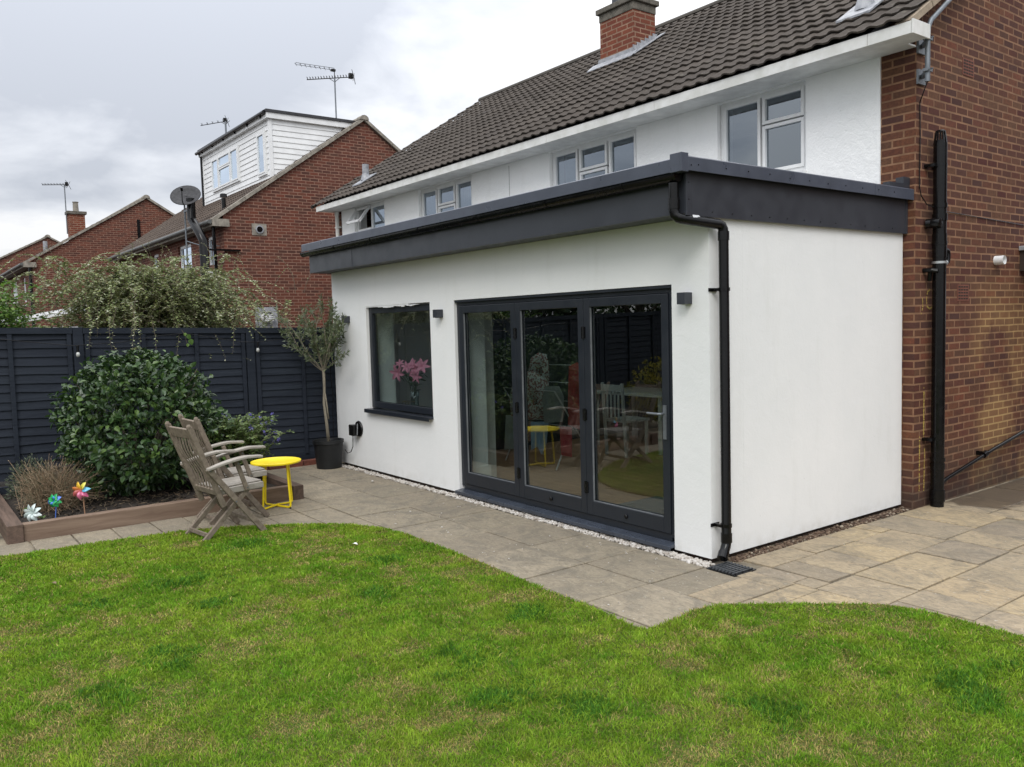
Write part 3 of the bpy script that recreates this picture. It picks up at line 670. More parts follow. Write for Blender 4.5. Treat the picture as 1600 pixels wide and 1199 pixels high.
# bifold door
bd = MB(); x0,x1,z0,z1 = -3.197,-.343,.07,1.952; y0,y1 = .03,.105
bd.box(x0,x0+.05,y0,y1,z0+.03,z1); bd.box(x1-.05,x1,y0,y1,z0+.03,z1); bd.box(x0+.051,x1-.051,y0,y1,z1-.055,z1); bd.box(x0+.051,x1-.051,y0,y1,z0+.0,z0+.055)
bd.box(x0-.0,x1+.0,.005,.0295,z1-.022,z1)
bdo = obj('bifold_frame', bd, M_ANTHF, ext, bevel=.003)
W = (x1-x0-.10)/3
for i in range(3):
    a, b = x0+.052+W*i, x0+.048+W*(i+1); zb, zt = z0+.058, z1-.058
    g = MB(); fwid = .069
    g.box(a,a+fwid,.018,.088,zb,zt); g.box(b-fwid,b,.018,.088,zb,zt); g.box(a+fwid+.0005,b-fwid-.0005,.0185,.0875,zt-.070,zt); g.box(a+fwid+.0005,b-fwid-.0005,.0185,.0875,zb,zb+.115)
    lf = obj('door_leaf', g, M_ANTHF, ext, bevel=.004)
    g = MB(); g.box(a+fwid+.001,b-fwid-.001,.048,.066,zb+.116,zt-.071); obj('pane', g, M_GLASS, lf)
    g = MB(); g.box(a+fwid+.001,b-fwid-.001,.026,.040,zb+.1155,zb+.120); g.box(a+fwid+.0,a+fwid+.006,.026,.040,zb+.121,zt-.071); obj('glazing_bead', g, m_simple('grey_bead', (.16,.17,.18), .45), lf)
    if i < 2:
        for zz in (.35, .95, 1.62):
            g = MB(); g.tube([(b+.002,.012,zz-.05),(b+.002,.012,zz+.05)], .010, 8); g.box(b-.022,b+.026,.012,.0178,zz-.045,zz+.045); obj('hinge', g, M_BLACK, lf)
    if i > 0:
        g = MB(); g.lathe(((a+b)/2, .002, zb+.055), [(.016,.016),(.018,.006),(.012,.0)], 12, 'y'); obj('lock_knob', g, M_BLACK, lf)
    if i == 2:
        g = MB(); g.box(b-.05,b-.022,.005,.0178,.83,1.08); g.tube([(b-.036,-.0,1.02),(b-.036,-.035,1.02),(b-.05,-.045,1.02),(b-.16,-.045,1.02)], .009, 10); obj('handle', g, M_GALV, lf)
g = MB(); g.prism([(-.060,.058),(.03,.069),(.36,.069),(.36,.040),(-.04,.040),(-.04,.028),(-.060,.028)], 'x', -3.198, -.342); obj('door_sill', g, m_simple('blue_grey_sill', (.050,.060,.080), .3), ext, bevel=.003)
g = MB(); g.box(-3.18,-.36,-.012,.0295,-.04,.039); obj('threshold_shade_box', g, M_BLACK, ext)  # solid black box painting the shaded gap below the sill

# wall lights : cube up-down lights
for x, z, lab in ((-5.56,1.815,'small dark square wall light at the far left end, beside the potted olive tree'),(-3.44,1.83,'small dark square wall light between the kitchen window and the bifold doors'),(-.185,1.85,'small dark square wall light right of the bifold doors near the downpipe')):
    t = thing('wall_light', lab, 'wall light', (x,0,z), 'square wall lights on the extension')
    g = MB(); g.box(x-.035,x+.035,-.012,-.0005,z-.04,z+.04); obj('backplate', g, M_ANTH, t)
    g = MB(); g.box(x-.036,x+.036,-.080,-.0125,z-.041,z+.041); obj('housing', g, M_ANTH, t, bevel=.002)
    g = MB(); g.lathe((x,-.046,z-.044), [(.024,0),(.024,.0029)], 16); obj('lens', g, mat('frosted_lens', (.4,.4,.38), .3), t)
# outdoor socket
t = thing('outdoor_socket', 'black weatherproof socket low on the white wall between pot and kitchen window', 'socket', (-5.42,0,.47))
g = MB(); g.lathe((-5.385,-.022,.49), [(.095,.0215),(.098,.012),(.090,.0)], 24, 'y'); obj('backplate', g, M_BLACK, t)
g = MB(); g.box(-5.475,-5.355,-.105,-.023,.41,.545); obj('cover', g, M_BLACK, t, bevel=.012)
g = MB(); g.tube([(-5.335,-.05,.56),(-5.33,-.055,.50),(-5.345,-.055,.42)], .006, 6); obj('clip', g, m_simple('grey_clip', (.25,.26,.27), .5), t)
g = MB(); g.tube([(-5.43,-.07,.41),(-5.435,-.07,.33),(-5.46,-.06,.27),(-5.52,-.06,.20),(-5.57,-.08,.18),(-5.62,-.09,.22)], .005, 8); obj('cable', g, M_BLACK, t)

# ================================================================== MAIN HOUSE
house = thing('semi_detached_house', 'two storey house with white rendered front, brick gable and brown tiled roof', 'house', (-5.5,3,0))
HX = .10
WIN = [(-10.41,-9.25),(-8.09,-6.54),(-4.74,-3.16),(-1.99,-.945)]
xs = [-10.95]; holes = set()
for i, (a, b) in enumerate(WIN): xs += [a, b]; holes.add((2*i+1, 1))
xs.append(-.212)
g = MB(); g.wall(xs, [2.45, 3.085, 3.925, 3.95], holes, 2.548, 2.80); obj('front_wall', g, M_HOUSE, house)
g = MB(); g.box(-11.25,-6.06,2.565,2.8,-.05,2.4495); obj('lower_front_wall', g, M_HOUSE, house)
g = MB(); g.prism([(2.562,-.08),(2.562,4.19),(6.2,6.50),(9.7,4.2),(9.7,-.08)], 'x', HX-.23, HX)
obj('gable_wall', g, M_BRICK, house)
g = MB(); g.box(-.2115, HX-.2301, 2.5635, 2.80, -.08, 3.9345); obj('brick_pier', g, M_BRICK, house)
g = MB(); g.prism([(2.563,-.08),(2.563,4.19),(6.2,6.50),(9.7,4.2),(9.7,-.08)], 'x', -11.25, -10.955); obj('gable_wall', g, M_BRICK, house, label='far gable wall beyond the white render')
g = MB(); g.box(-10.9,-.2,4.0,4.05,2.5,3.9); g.box(-10.9,-.2,2.81,4.0,2.5,2.52); obj('room_wall', g, M_ROOMGLOOM, house)  # dark sheets that paint unlit rooms behind the upstairs windows
g = MB(); g.box(-11.2,.27,2.165,2.42,3.935,3.948); g.box(-11.2,.095,2.4205,2.90,3.935,3.948); obj('soffit', g, m_simple('white_soffit', (.80,.81,.80), .6, .08, 6, .1), house)
g = MB()
xx = -11.2
while xx < .27:
    nx = min(xx+random.choice([1.8,2.4,2.1]), .27)
    g.box(xx, nx-.004, 2.148, 2.164, 3.925, 4.022+random.uniform(-.002,.002)); xx = nx
g.box(.2705,.286,2.148,2.42,3.922,4.035)
obj('fascia', g, M_FASC, house, bevel=.002)
for x in (-2.3,-5.0,-7.9): 
    pass
YE, ZE, YR, ZR = 2.13, 4.035, 6.2, 6.60
def tile_roof(x0, x1, y0, z0, y1, z1, tw=.33, gauge=.27, seg=12, amp=.019, skip=None):
    g = MB(); d = Vector((0, y1-y0, z1-z0)); Ls = d.length; d.normalize(); nrm = Vector((0, -d.z, d.y))
    if nrm.z < 0: nrm = -nrm
    nc = int(round(Ls/gauge)); gg = Ls/nc; nt_ = int(round((x1-x0)/tw)); tw = (x1-x0)/nt_
    def prof(u): 
        u = (u*2) % 1.0
        return amp*max(0, math.sin(math.pi*u/.58))**.75 if 0 < u < .58 else 0.0
    for c in range(nc):
        for t in range(nt_):
            if skip and skip(x0+tw*(t+.5), y0+(y1-y0)*(c+.5)/nc): continue
            s0, s1 = c*gg, (c+1)*gg+.02; jz = random.uniform(-.004,.005); js = random.uniform(-.006,.006)
            vs = []
            for k in range(seg+1):
                u = k/seg; x = x0+tw*(t+u*1.0); h = prof(u)
                for s_, hh in ((s0+js, h+.004+jz), (s0+js, h+.020+jz), (s1, h-.004)):
                    p = Vector((x, y0, z0))+d*s_+nrm*hh; vs.append(p)
            fs = []
            for k in range(seg):
                a = k*3; b = a+3; fs += [(a, b, b+1, a+1), (a+1, b+1, b+2, a+2)]
            g.add(vs, fs)
    return g
obj('roof_tiles', tile_roof(-11.35, .22, YE, ZE, YR, ZR), M_TILE, house, smooth=False, fixn=False)
obj('roof_tiles', tile_roof(-11.35, .20, 10.2, 4.035, YR, ZR, seg=4, gauge=.65), M_TILE, house, label='rear roof slope', fixn=False)
g = MB(); g.prism([(2.20,4.03),(6.2,6.555),(10.05,4.03)], 'x', -11.2, HX-.24); obj('roof_deck', g, M_SOFFIT, house)
g = MB()
for i in range(27):
    x = -11.37+.43*i; pts = []
    r0 = .115
    b = MB()
    prof = [(YR+r0*math.cos(math.pi*k/8), ZR-.03+r0*.75*math.sin(math.pi*k/8)) for k in range(9)]
    g.prism(prof, 'x', x, min(x+.428, .21))
obj('ridge_tiles', g, M_RIDGE, house)
g = MB()
for sgn in (1,):
    d = Vector((0, YR-YE, ZR-ZE)).normalized()
    for i in range(11):
        a = Vector((.185, YE+.05, ZE-.02))+d*(.42*i); b = a+d*.41
        g.bar(a, b, .12, .055)
g.bar((.16,10.0,4.09), (.16,YR,ZR-.03), .12, .06)
obj('verge', g, m_simple('verge_mortar', (.36,.29,.21), .9, .2, 9, .4, col2=(.2,.16,.12)), house)
g = MB(); d = Vector((0, YR-YE, ZR-ZE)).normalized()
for i in range(12): 
    a = Vector((-11.36, YE, ZE+.0))+d*(.385*i); g.bar(a+Vector((0,0,-.01)), a+d*.39, .06, .045)
obj('verge', g, M_RIDGE, house, label='far left verge')
# chimney
cw = MB(); cx0,cx1,cy0,cy1 = -6.12,-5.385,4.80,5.27
cw.box(cx0,cx1,cy0,cy1,5.3,6.40); ch = obj('chimney', cw, M_BRICK3, house)
g = MB(); g.box(cx0-.012,cx1+.012,cy0-.012,cy1+.012,6.4005,6.52); g.box(cx0-.05,cx1+.05,cy0-.05,cy1+.05,6.5205,6.60); g.box(cx0+.05,cx1-.05,cy0+.05,cy1-.05,6.6005,6.64); obj('chimney_cap', g, M_CONC, ch, bevel=.01)
for x in (-5.93,-5.58):
    g = MB(); g.lathe((x,5.03,6.62), [(.11,0),(.10,.22),(.115,.24),(.115,.28),(.09,.28)], 16); obj('chimney_pot', g, M_SOFFIT, ch)
g = MB(); 
zr = lambda y: ZE+(y-YE)*(ZR-ZE)/(YR-YE)
g.box(cx0-.03,cx1+.03,cy0-.024,cy0-.001,zr(cy0)-.02,zr(cy0)+.115)
g.prism([(cy0-.16, zr(cy0-.16)+.050),(cy0-.02, zr(cy0)+.062),(cy0-.02, zr(cy0)+.045),(cy0-.16, zr(cy0-.16)+.035)], 'x', cx0-.16, cx1+.10)
for i in range(6):
    ya = cy0+.085*i-.03; zt = zr(ya)+.17-.006*i
    g.box(cx1+.001+.0015*i, cx1+.014+.0015*i, ya, ya+.10, zr(ya)-.03, zt)
g.prism([(cy0-.1, zr(cy0-.1)+.052),(cy1+.1, zr(cy1+.1)+.052),(cy1+.1, zr(cy1+.1)+.035),(cy0-.1, zr(cy0-.1)+.035)], 'x', cx1+.022, cx1+.12)
g.prism([(cy0-.1, zr(cy0-.1)+.052),(cy1+.1, zr(cy1+.1)+.052),(cy1+.1, zr(cy1+.1)+.035),(cy0-.1, zr(cy0-.1)+.035)], 'x', cx0-.12, cx0-.022)
obj('flashing', g, M_LEAD, ch, bevel=.004)
# roof vent pipes
for x, y, h in ((-10.23,2.72,.30),(-.50,2.80,.42)):
    g = MB(); g.tube([(x,y,zr(y)-.05),(x,y,zr(y)+h)], .06, 14); v_ = obj('soil_vent', g, M_LEAD, house, smooth='auto')
    g = MB(); g.prism([(y-.20,zr(y-.20)+.05),(y+.14,zr(y+.14)+.052),(y+.14,zr(y+.14)+.036),(y-.20,zr(y-.20)+.03)], 'x', x-.17, x+.16); g.lathe((x,y,zr(y)-.0), [(.10,0),(.075,.09),(.062,.13)], 14); obj('flashing', g, M_LEAD, v_)
def pane_part(g, par): obj('pane', g, M_GLASSU, par)
def win(par, x0, x1, z0, z1, y, lights, curtain=True, mf=None, fw_=.05, gl=None, ax='y'):
    """lights: list of (x fraction a, b, z fraction a, b) ; frame mesh plus panes, one curtain"""
    mf = mf or M_UPVC; g = MB(); W_, H_ = x1-x0, z1-z0; e = .0006
    def B(gg, a, b, c, d, ya, yb): gg.box(a, b, y+ya, y+yb, c, d)
    B(g, x0, x0+fw_, z0, z1, 0, .06); B(g, x1-fw_, x1, z0, z1, 0, .06); B(g, x0+fw_+e, x1-fw_-e, z1-fw_, z1, .001, .059); B(g, x0+fw_+e, x1-fw_-e, z0, z0+fw_, .001, .059)
    for k, (a, b, c, d) in enumerate(lights):
        xa, xb, za, zb_ = x0+fw_*.8+(W_-1.6*fw_)*a, x0+fw_*.8+(W_-1.6*fw_)*b, z0+fw_*.8+(H_-1.6*fw_)*c, z0+fw_*.8+(H_-1.6*fw_)*d
        t = fw_*.72; yo = -.012-.0007*k
        B(g, xa+.003, xa+t, za+.003, zb_-.003, yo, .05); B(g, xb-t, xb-.003, za+.003, zb_-.003, yo, .05)
        B(g, xa+t+e, xb-t-e, za+.003, za+t, yo, .05); B(g, xa+t+e, xb-t-e, zb_-t, zb_-.003, yo, .05)
    f = obj('window', g, mf, par, bevel=.003)
    for a, b, c, d in lights:
        xa, xb, za, zb_ = x0+fw_*.8+(W_-1.6*fw_)*a, x0+fw_*.8+(W_-1.6*fw_)*b, z0+fw_*.8+(H_-1.6*fw_)*c, z0+fw_*.8+(H_-1.6*fw_)*d; t = fw_*.72
        p = MB(); B(p, xa+t+.001, xb-t-.001, za+t+.001, zb_-t-.001, .018, .030); obj('pane', p, gl or M_GLASSU, f)
    return f
def curtain(f, x0, x1, z0, z1, y, amp=.012, per=.06, m_=None):
    g = MB(); n = int((x1-x0)/(per/6)); vs = []
    for i in range(n+1):
        x = x0+(x1-x0)*i/n; yy = y+amp*math.sin(x*2*math.pi/per+1.3*math.sin(x*9))
        vs += [(x, yy, z0), (x, yy, z1)]
    g.add(vs, [(2*i, 2*i+2, 2*i+3, 2*i+1) for i in range(n)]); o = obj('curtain', g, m_ or M_CURT, f, smooth=True, fixn=False)
    sm = o.modifiers.new('thick', 'SOLIDIFY'); sm.thickness = .002
A3 = [(0,.31,0,1),(.33,.67,0,.60),(.33,.67,.61,1),(.69,1,0,1)]
f = win(house, -1.985,-.95,3.09,3.93,2.60, [(0,.48,0,1),(.50,1,0,.62),(.50,1,.63,1)])
g = MB(); g.box(-1.995,-.935,2.50,2.60,3.045,3.084); obj('sill', g, M_UPVC, f, bevel=.003)
f = win(house, -4.735,-3.165,3.09,3.93,2.60, A3); curtain(f, -4.66,-4.36, 3.12, 3.9, 2.76)
g = MB(); g.box(-4.75,-3.15,2.50,2.60,3.045,3.084); obj('sill', g, M_UPVC, f, bevel=.003)
f = win(house, -8.085,-6.545,3.09,3.93,2.60, A3); curtain(f, -8.03,-6.6, 3.12, 3.9, 2.73)
g = MB(); g.box(-8.1,-6.53,2.50,2.60,3.045,3.084); obj('sill', g, M_UPVC, f, bevel=.003)
f = win(house, -10.405,-9.255,3.09,3.93,2.60, [(0,.48,0,.52),(.50,1,0,1)]); curtain(f, -9.8,-9.3, 3.12, 3.9, 2.74)
g = MB()
a0 = Vector((-10.36,2.585,3.90)); dd = Vector((0,-.62,-.78)).normalized()
for (p, q_) in (((0,0),(0,.36)),((.50,0),(.50,.36))): g.bar(a0+Vector((p[0],0,0)), a0+Vector((q_[0],0,0))+dd*q_[1], .045, .04, (1,0,0))
g.bar(a0+dd*.02+Vector((.024,0,0)), a0+dd*.02+Vector((.476,0,0)), .04, .04); g.bar(a0+dd*.34+Vector((.024,0,0)), a0+dd*.34+Vector((.476,0,0)), .04, .04)
obj('open_fanlight', g, M_UPVC, f, label='small top hung window standing open')
# white downpipe at the far end
g = MB(); g.tube([(-11.02,2.50,3.97),(-11.02,2.50,3.93),(-11.03,2.49,3.90),(-11.03,2.49,.1)], .035, 12); g.tube([(-11.03,2.49,3.86),(-11.03,2.49,3.92)], .042, 12); g.box(-11.08,-10.98,2.46,2.548,3.62,3.65)
obj('white_downpipe', g, M_PIPEW, house, smooth='auto')
# render crack / control joint
g = MB(); g.box(-5.62,-5.612,2.5455,2.5478,2.75,3.9); obj('render_joint', g, m_simple('joint_line', (.35,.35,.34), .9), house)
# black soil stack on the gable
g = MB(); PX, PY = .19, 3.10-.30
g = MB(); g.tube([(PX,PY,.0),(PX,PY,3.15)], .055, 18)
for z, h, r_ in ((.10,.10,.063),(.36,.05,.061),(.42,.03,.063),(2.30,.03,.0625),(2.52,.06,.0615),(2.28,.20,.0595),(2.62,.04,.061)): g.tube([(PX,PY,z-h/2),(PX,PY,z+h/2)], r_, 18)
st = obj('soil_stack', g, M_BLACK, house, smooth='auto')
g = MB()
for i in range(12):
    a = 2*math.pi*i/12; g.bar((PX+.05*math.cos(a),PY+.05*math.sin(a),3.14),(PX+.035*math.cos(a),PY+.035*math.sin(a),3.25), .008, .008)
g.lathe((PX,PY,3.15), [(.051,0),(.051,.02),(.046,.02)], 16); g.lathe((PX,PY,3.245), [(.04,0),(.03,.012)], 16); obj('vent_cowl', g, M_BLACK, st)
for z in (2.96,.60):
    g = MB(); g.tube([(PX,PY,z-.012),(PX,PY,z+.012)], .056, 16); g.box(HX+.001,PX,PY-.10,PY-.045,z-.013,z+.013); g.box(HX+.001,PX,PY+.045,PY+.07,z-.013,z+.013); obj('pipe_bracket', g, M_BLACK, st)
g = MB(); g.lathe((PX+.03,PY-.065,2.47), [(.045,-.06),(.045,.0),(.040,.014),(.012,.018)], 16, 'x'); g.tube([(PX,PY-.05,2.47),(HX+.01,PY-.075,2.47)], .042, 12); obj('inspection_cap', g, M_BLACK, st, smooth='auto')
g = MB(); g.tube([(PX,PY,2.245),(PX,PY+.12,2.245),(PX,PY+.145,2.235),(PX,PY+.15,2.21),(PX,PY+.15,2.17),(PX,PY+.14,2.145),(PX,PY+.11,2.135),(PX,PY,2.135)], .022, 12); obj('waste_elbow', g, M_BLACK, st, smooth='auto')
g = MB(); g.tube([(PX,PY,2.125),(PX,PY,2.145)], .0595, 18); g.tube([(PX+.0,PY+.05,2.135),(PX,PY+.11,2.135)], .0255, 12); obj('clamp_band', g, M_GALV if False else mat('silver_band', (.45,.47,.48), .4, .6), st, smooth='auto')
g = MB(); g.tube([(HX,PY-.10,2.07),(PX-.02,PY-.09,2.07),(PX+.02,PY-.07,2.06)], .02, 10); g.tube([(PX-.04,PY-.08,2.06),(PX-.05,PY-.07,1.98)], .018, 10); obj('pipe_tee', g, M_BLACK, st)
g = MB(); g.tube([(PX,PY,.16),(PX-.01,PY+.16,.215),(PX-.02,3.9,.375),(PX-.02,5.2,.58)], .018, 12); g.tube([(PX-.02,3.72,.345),(PX-.02,3.78,.36)], .03, 12); g.box(HX+.001,PX-.02,3.73,3.76,.34,.38); obj('waste_pipe', g, M_BLACK, house, smooth='auto', label='thin black waste pipe sloping along the foot of the gable')
# mast bracket pole and cable
g = MB(); g.tube([(.245,2.46,3.60),(.245,2.46,3.98),(.245,2.47,4.04),(.245,2.51,4.10),(.245,3.4,4.75)], .020, 12); 
pole = obj('mast_pole', g, M_GALV, house, smooth='auto')
for z in (3.94,3.69):
    g = MB(); g.box(HX+.001,HX+.02,2.50+.06,2.62+.06,z-.06,z+.06); g.bar((HX+.02,2.62,z),(.245,2.47,z), .03, .03); g.box(.222,.268,2.42,2.50,z-.012,z+.012); g.tube([(.235,2.44,z),(.30,2.44,z)], .006, 8); obj('bracket', g, M_GALV, pole)
g = MB(); g.tube([(.245,2.46,3.60),(.20,2.50,3.55),(HX+.012,2.60,3.48),(HX+.012,2.61,3.2),(HX+.014,2.60,2.9),(HX+.014,2.60,2.78),(HX+.02,2.62,2.70),(HX+.03,2.70,2.63),(PX-.01,PY-.03,2.60)], .005, 6); obj('cable', g, M_BLACK, house)
g = MB(); g.tube([(HX+.008,2.9,2.60),(HX+.008,4.2,2.57),(HX+.008,6,2.52)], .004, 6); obj('cable', g, M_BLACK, house, label='thin dark cable running level across the gable')
for y, z in ((3.48,3.91),(3.43,1.88)):
    M_AB = M_BRICK3
    g = MB(); g.box(HX-.02,HX+.004,y-.11,y+.11,z-.075,z+.075); ab = obj('air_brick', g, m_simple('terracotta', (.19,.07,.045), .85), house)
    g = MB()
    for r_ in range(5):
        for c in range(4): g.box(HX+.0045,HX+.0055,y-.092+.048*c,y-.055+.048*c,z-.060+.027*r_,z-.048+.027*r_)
    obj('slots', g, mat('slot_dark', (.02,.012,.01), .9), ab)
g = MB(); g.tube([(HX,4.08,2.19),(HX+.085,4.08,2.19)], .043, 20, cap=False); g.tube([(HX,4.08,2.19),(HX+.085,4.08,2.19)], .039, 20, cap=False); g.lathe((HX+.005,4.08,2.19), [(.04,0),(.04,.003)], 16, 'x'); obj('vent_spout', g, M_UPVC, house, smooth='auto', label='short white round outlet on the brick gable')
g = MB(); g.box(HX+.001,HX+.62,4.62,5.9,2.10,2.30); can = obj('door_canopy', g, m_simple('dark_timber', (.045,.030,.022), .8), house)
g = MB(); g.box(HX+.001,HX+.65,4.59,5.93,2.3005,2.345); obj('flashing', g, M_LEAD, can, bevel=.006)
# yellow spray marks, thin paint strokes lying on the brick
YM = mat('yellow_marker_paint', (.40,.29,.07), .8)
def stroke(pts, w_):
    g = MB()
    for (a, b), (c, d) in zip(pts, pts[1:]):
        n_ = max(2, int(math.hypot(c-a, d-b)/.010))
        for i in range(n_+1):
            y_ = .2+a+(c-a)*i/n_+random.uniform(-.002,.002); z_ = b+(d-b)*i/n_; ww = w_*random.uniform(.25, 1.2)
            if random.random() < .18: continue
            g.box(HX+.001, HX+.0022+random.random()*.0006, y_-ww/2, y_+ww/2, z_-.0065, z_+.0065)
    obj('paint_mark', g, YM, house)
stroke([(2.62,1.905),(2.58,1.89),(2.56,1.83),(2.57,1.76),(2.62,1.74),(2.67,1.76)], .013)
stroke([(2.49,1.83),(2.50,1.76),(2.47,1.70)], .011); stroke([(2.53,1.05),(2.53,.62)], .018); stroke([(2.46,.62),(2.46,.14)], .015); stroke([(2.55,.52),(2.54,.14)], .015)

# ================================================================== NEIGHBOURING HOUSES
def gable_house(name, label, X, XL, yw, yb, ze, yr, zr_, windows, bm, dormer=False, ov=.28, tw=.30):
    t = thing(name, label, 'house', (X, yw, 0))
    sl = (zr_-ze)/(yr-(yw-ov)); yb2 = yr+(zr_-ze)/sl; ybw = yb2-ov
    xs = [XL]; holes = set()
    for i, (a, b, z0, z1) in enumerate(windows): xs += [a, b]; holes.add((2*i+1, 1))
    xs.append(X-.24)
    if windows:
        g = MB(); g.wall(xs, [-.1, windows[0][2], windows[0][3], ze], holes, yw, yw+.25)
    else: g = MB(); g.box(XL, X-.24, yw, yw+.25, -.1, ze)
    obj('front_wall', g, bm, t)
    gz = ze+sl*ov-.06
    g = MB(); g.prism([(yw-.002,-.1),(yw-.002,gz),(yr,zr_-.06),(ybw,gz),(ybw,-.1)], 'x', X-.2395, X); obj('gable_wall', g, bm, t)
    g = MB(); g.prism([(yw+.001,-.1),(yw+.001,gz),(yr,zr_-.06),(ybw,gz),(ybw,-.1)], 'x', XL-.01, XL+.2); obj('gable_wall', g, bm, t)
    sk = (lambda x, y: dormer and X-5.7 < x < X-.35 and y > 3.35) if dormer else None
    obj('roof_tiles', tile_roof(XL-.05, X+.0, yw-ov, ze, yr, zr_, tw=.33, seg=8, amp=.03, skip=sk), M_TILE2, t, fixn=False)
    g = MB(); g.prism([(yr,zr_-.02),(ybw+ov,ze),(ybw+ov,ze-.03),(yr,zr_-.06)], 'x', XL, X); obj('roof_tiles', g, M_TILE2, t, label='rear roof slope')
    g = MB(); d = Vector((0, yr-(yw-ov), zr_-ze)); n_ = int(d.length/.45)
    for i in range(n_):
        a = Vector((X+.0, yw-ov, ze+.0))+d*(i/n_); g.bar(a, a+d*(.98/n_), .16, .075)
        a2 = Vector((X+.0, ybw+ov, ze))+Vector((0, -d.y, d.z))*(i/n_); g.bar(a2, a2+Vector((0,-d.y,d.z))*(.98/n_), .16, .075)
    obj('verge', g, M_STONEC, t)
    g = MB()
    for i in range(int((X-XL)/.45)): 
        x = XL+.45*i; g.prism([(yr+.11*math.cos(math.pi*k/6), zr_-.02+.10*math.sin(math.pi*k/6)) for k in range(7)], 'x', x, x+.445)
    g.prism([(yr+.13*math.cos(math.pi*k/6), zr_-.03+.12*math.sin(math.pi*k/6)) for k in range(7)], 'x', X-.16, X+.1)
    obj('ridge_tiles', g, M_STONEC, t)
    g = MB(); g.box(XL, X+.12, yw-ov, yw-.001, ze-.10, ze-.085); g.box(XL, X+.12, yw-ov-.015, yw-ov-.0005, ze-.13, ze+.0); g.box(X+.001, X+.135, yw-ov+.0, yw+.10, ze-.13, ze+.04); obj('eaves_box', g, M_STONEC, t)
    g = MB(); g.tube([(XL, yw-ov-.06, ze-.03),(X+.1, yw-ov-.06, ze-.03)], .05, 10); obj('gutter', g, m_simple('grey_gutter', (.12,.125,.12), .5), t)
    for i, (a, b, z0, z1) in enumerate(windows):
        wd = b-a
        f = win(t, a+.005, b-.005, z0+.005, z1-.005, yw+.06, A3 if wd > 1.3 else [(0,1,0,1)])
        curtain(f, a+.08, b-.08, z0+.05, z1-.05, yw+.20)
        g = MB(); g.box(a-.05,b+.05,yw-.05,yw+.06,z0-.05,z0-.004); obj('sill', g, M_UPVC, f)
    g = MB(); g.box(XL+.3, X-.3, yw+.7, yw+.75, 0, ze); obj('room_wall', g, M_ROOMGLOOM, t)  # backing sheet coloured dark to stand for indoor shade
    return t, sl
n1, sl1 = gable_house('brick_house', 'nearest neighbouring brick house with a white clad loft dormer', -16.0, -27.0, 1.95, 9.4, 4.29, 5.68, 7.10, [(-22.6,-21.9,3.35,4.05),(-19.85,-18.65,3.35,4.05),(-17.35,-16.6,3.2,4.05)], M_BRICK2, dormer=True)
# dormer cladding boards
g = MB(); DXR, DXL, DYF = -16.32, -21.66, 3.30
za = 5.0; bh = .135
while za < 6.86:
    zb = min(za+bh, 6.88)
    g.add([(DXL,DYF-.016,za),(DXR,DYF-.016,za),(DXR,DYF,zb),(DXL,DYF,zb),(DXL,DYF+.02,za),(DXR,DYF+.02,za),(DXR,DYF+.02,zb),(DXL,DYF+.02,zb)], [(0,1,2,3),(0,4,5,1),(2,6,7,3),(0,3,7,4),(1,5,6,2)])
    g.add([(DXR+.016,DYF,za),(DXR+.016,5.75,za),(DXR,5.75,zb),(DXR,DYF,zb),(DXR-.02,DYF,za),(DXR-.02,5.75,za),(DXR-.02,5.75,zb),(DXR-.02,DYF,zb)], [(0,1,2,3),(0,4,5,1),(2,6,7,3),(1,5,6,2)])
    za = zb+.0008
obj('dormer_cladding', g, M_UPVC, n1, fixn=False)
g = MB(); g.box(DXR-.05,DXR+.03,DYF-.03,DYF+.05,5.0,6.88); g.box(DXL-.03,DXL+.05,DYF-.03,DYF+.05,5.0,6.88)
g.box(DXL-.1,DXR+.09,DYF-.10,DYF-.0805,6.885,7.02); g.box(DXR+.0705,DXR+.09,DYF-.08,5.7,6.885,7.02); g.box(DXL-.08,DXR+.07,DYF-.08,5.7,6.883,6.90); g.box(DXL-.02,DXL,DYF,5.7,5.2,6.88)
obj('dormer_trim', g, M_UPVC, n1)
g = MB(); g.box(DXL-.12,DXR+.12,DYF-.12,5.72,7.022,7.09); obj('dormer_roof', g, m_simple('dark_felt', (.045,.045,.05), .8), n1)
g = MB(); g.tube([(DXL-.15,DYF-.15,6.99),(DXR+.06,DYF-.15,7.02)], .045, 10); g.tube([(DXL+.0,DYF-.12,6.98),(DXL-.02,DYF-.05,6.85),(DXL-.0,DYF-.05,5.45)], .034, 10)
for i in range(6): g.box(DXL+.3+.95*i,DXL+.34+.95*i,DYF-.15,DYF-.1,6.93,6.99)
obj('dormer_gutter', g, M_BLACK, n1)
f = win(n1, -20.78,-18.5,5.72,6.66,DYF-.055, [(0,.25,0,1),(.27,.71,0,.62),(.27,.71,.63,1),(.73,1,0,1)], fw_=.06); curtain(f,-20.6,-18.7,5.8,6.6,DYF+.0, amp=.006)
f = win(n1, -17.12,-16.55,5.58,6.66,DYF-.055, [(0,1,0,1)], fw_=.06); curtain(f,-17.02,-16.65,5.68,6.58,DYF+.0, amp=.006)
g = MB(); zz = 4.29+(2.15-1.67)*sl1; g.tube([(-16.5,2.15,zz-.1),(-16.5,2.15,zz+.28)], .05, 12); g.lathe((-16.5,2.15,zz+.30), [(.09,0),(.08,.08),(.05,.09)], 12); obj('flue_terminal', g, M_BLACK, n1)
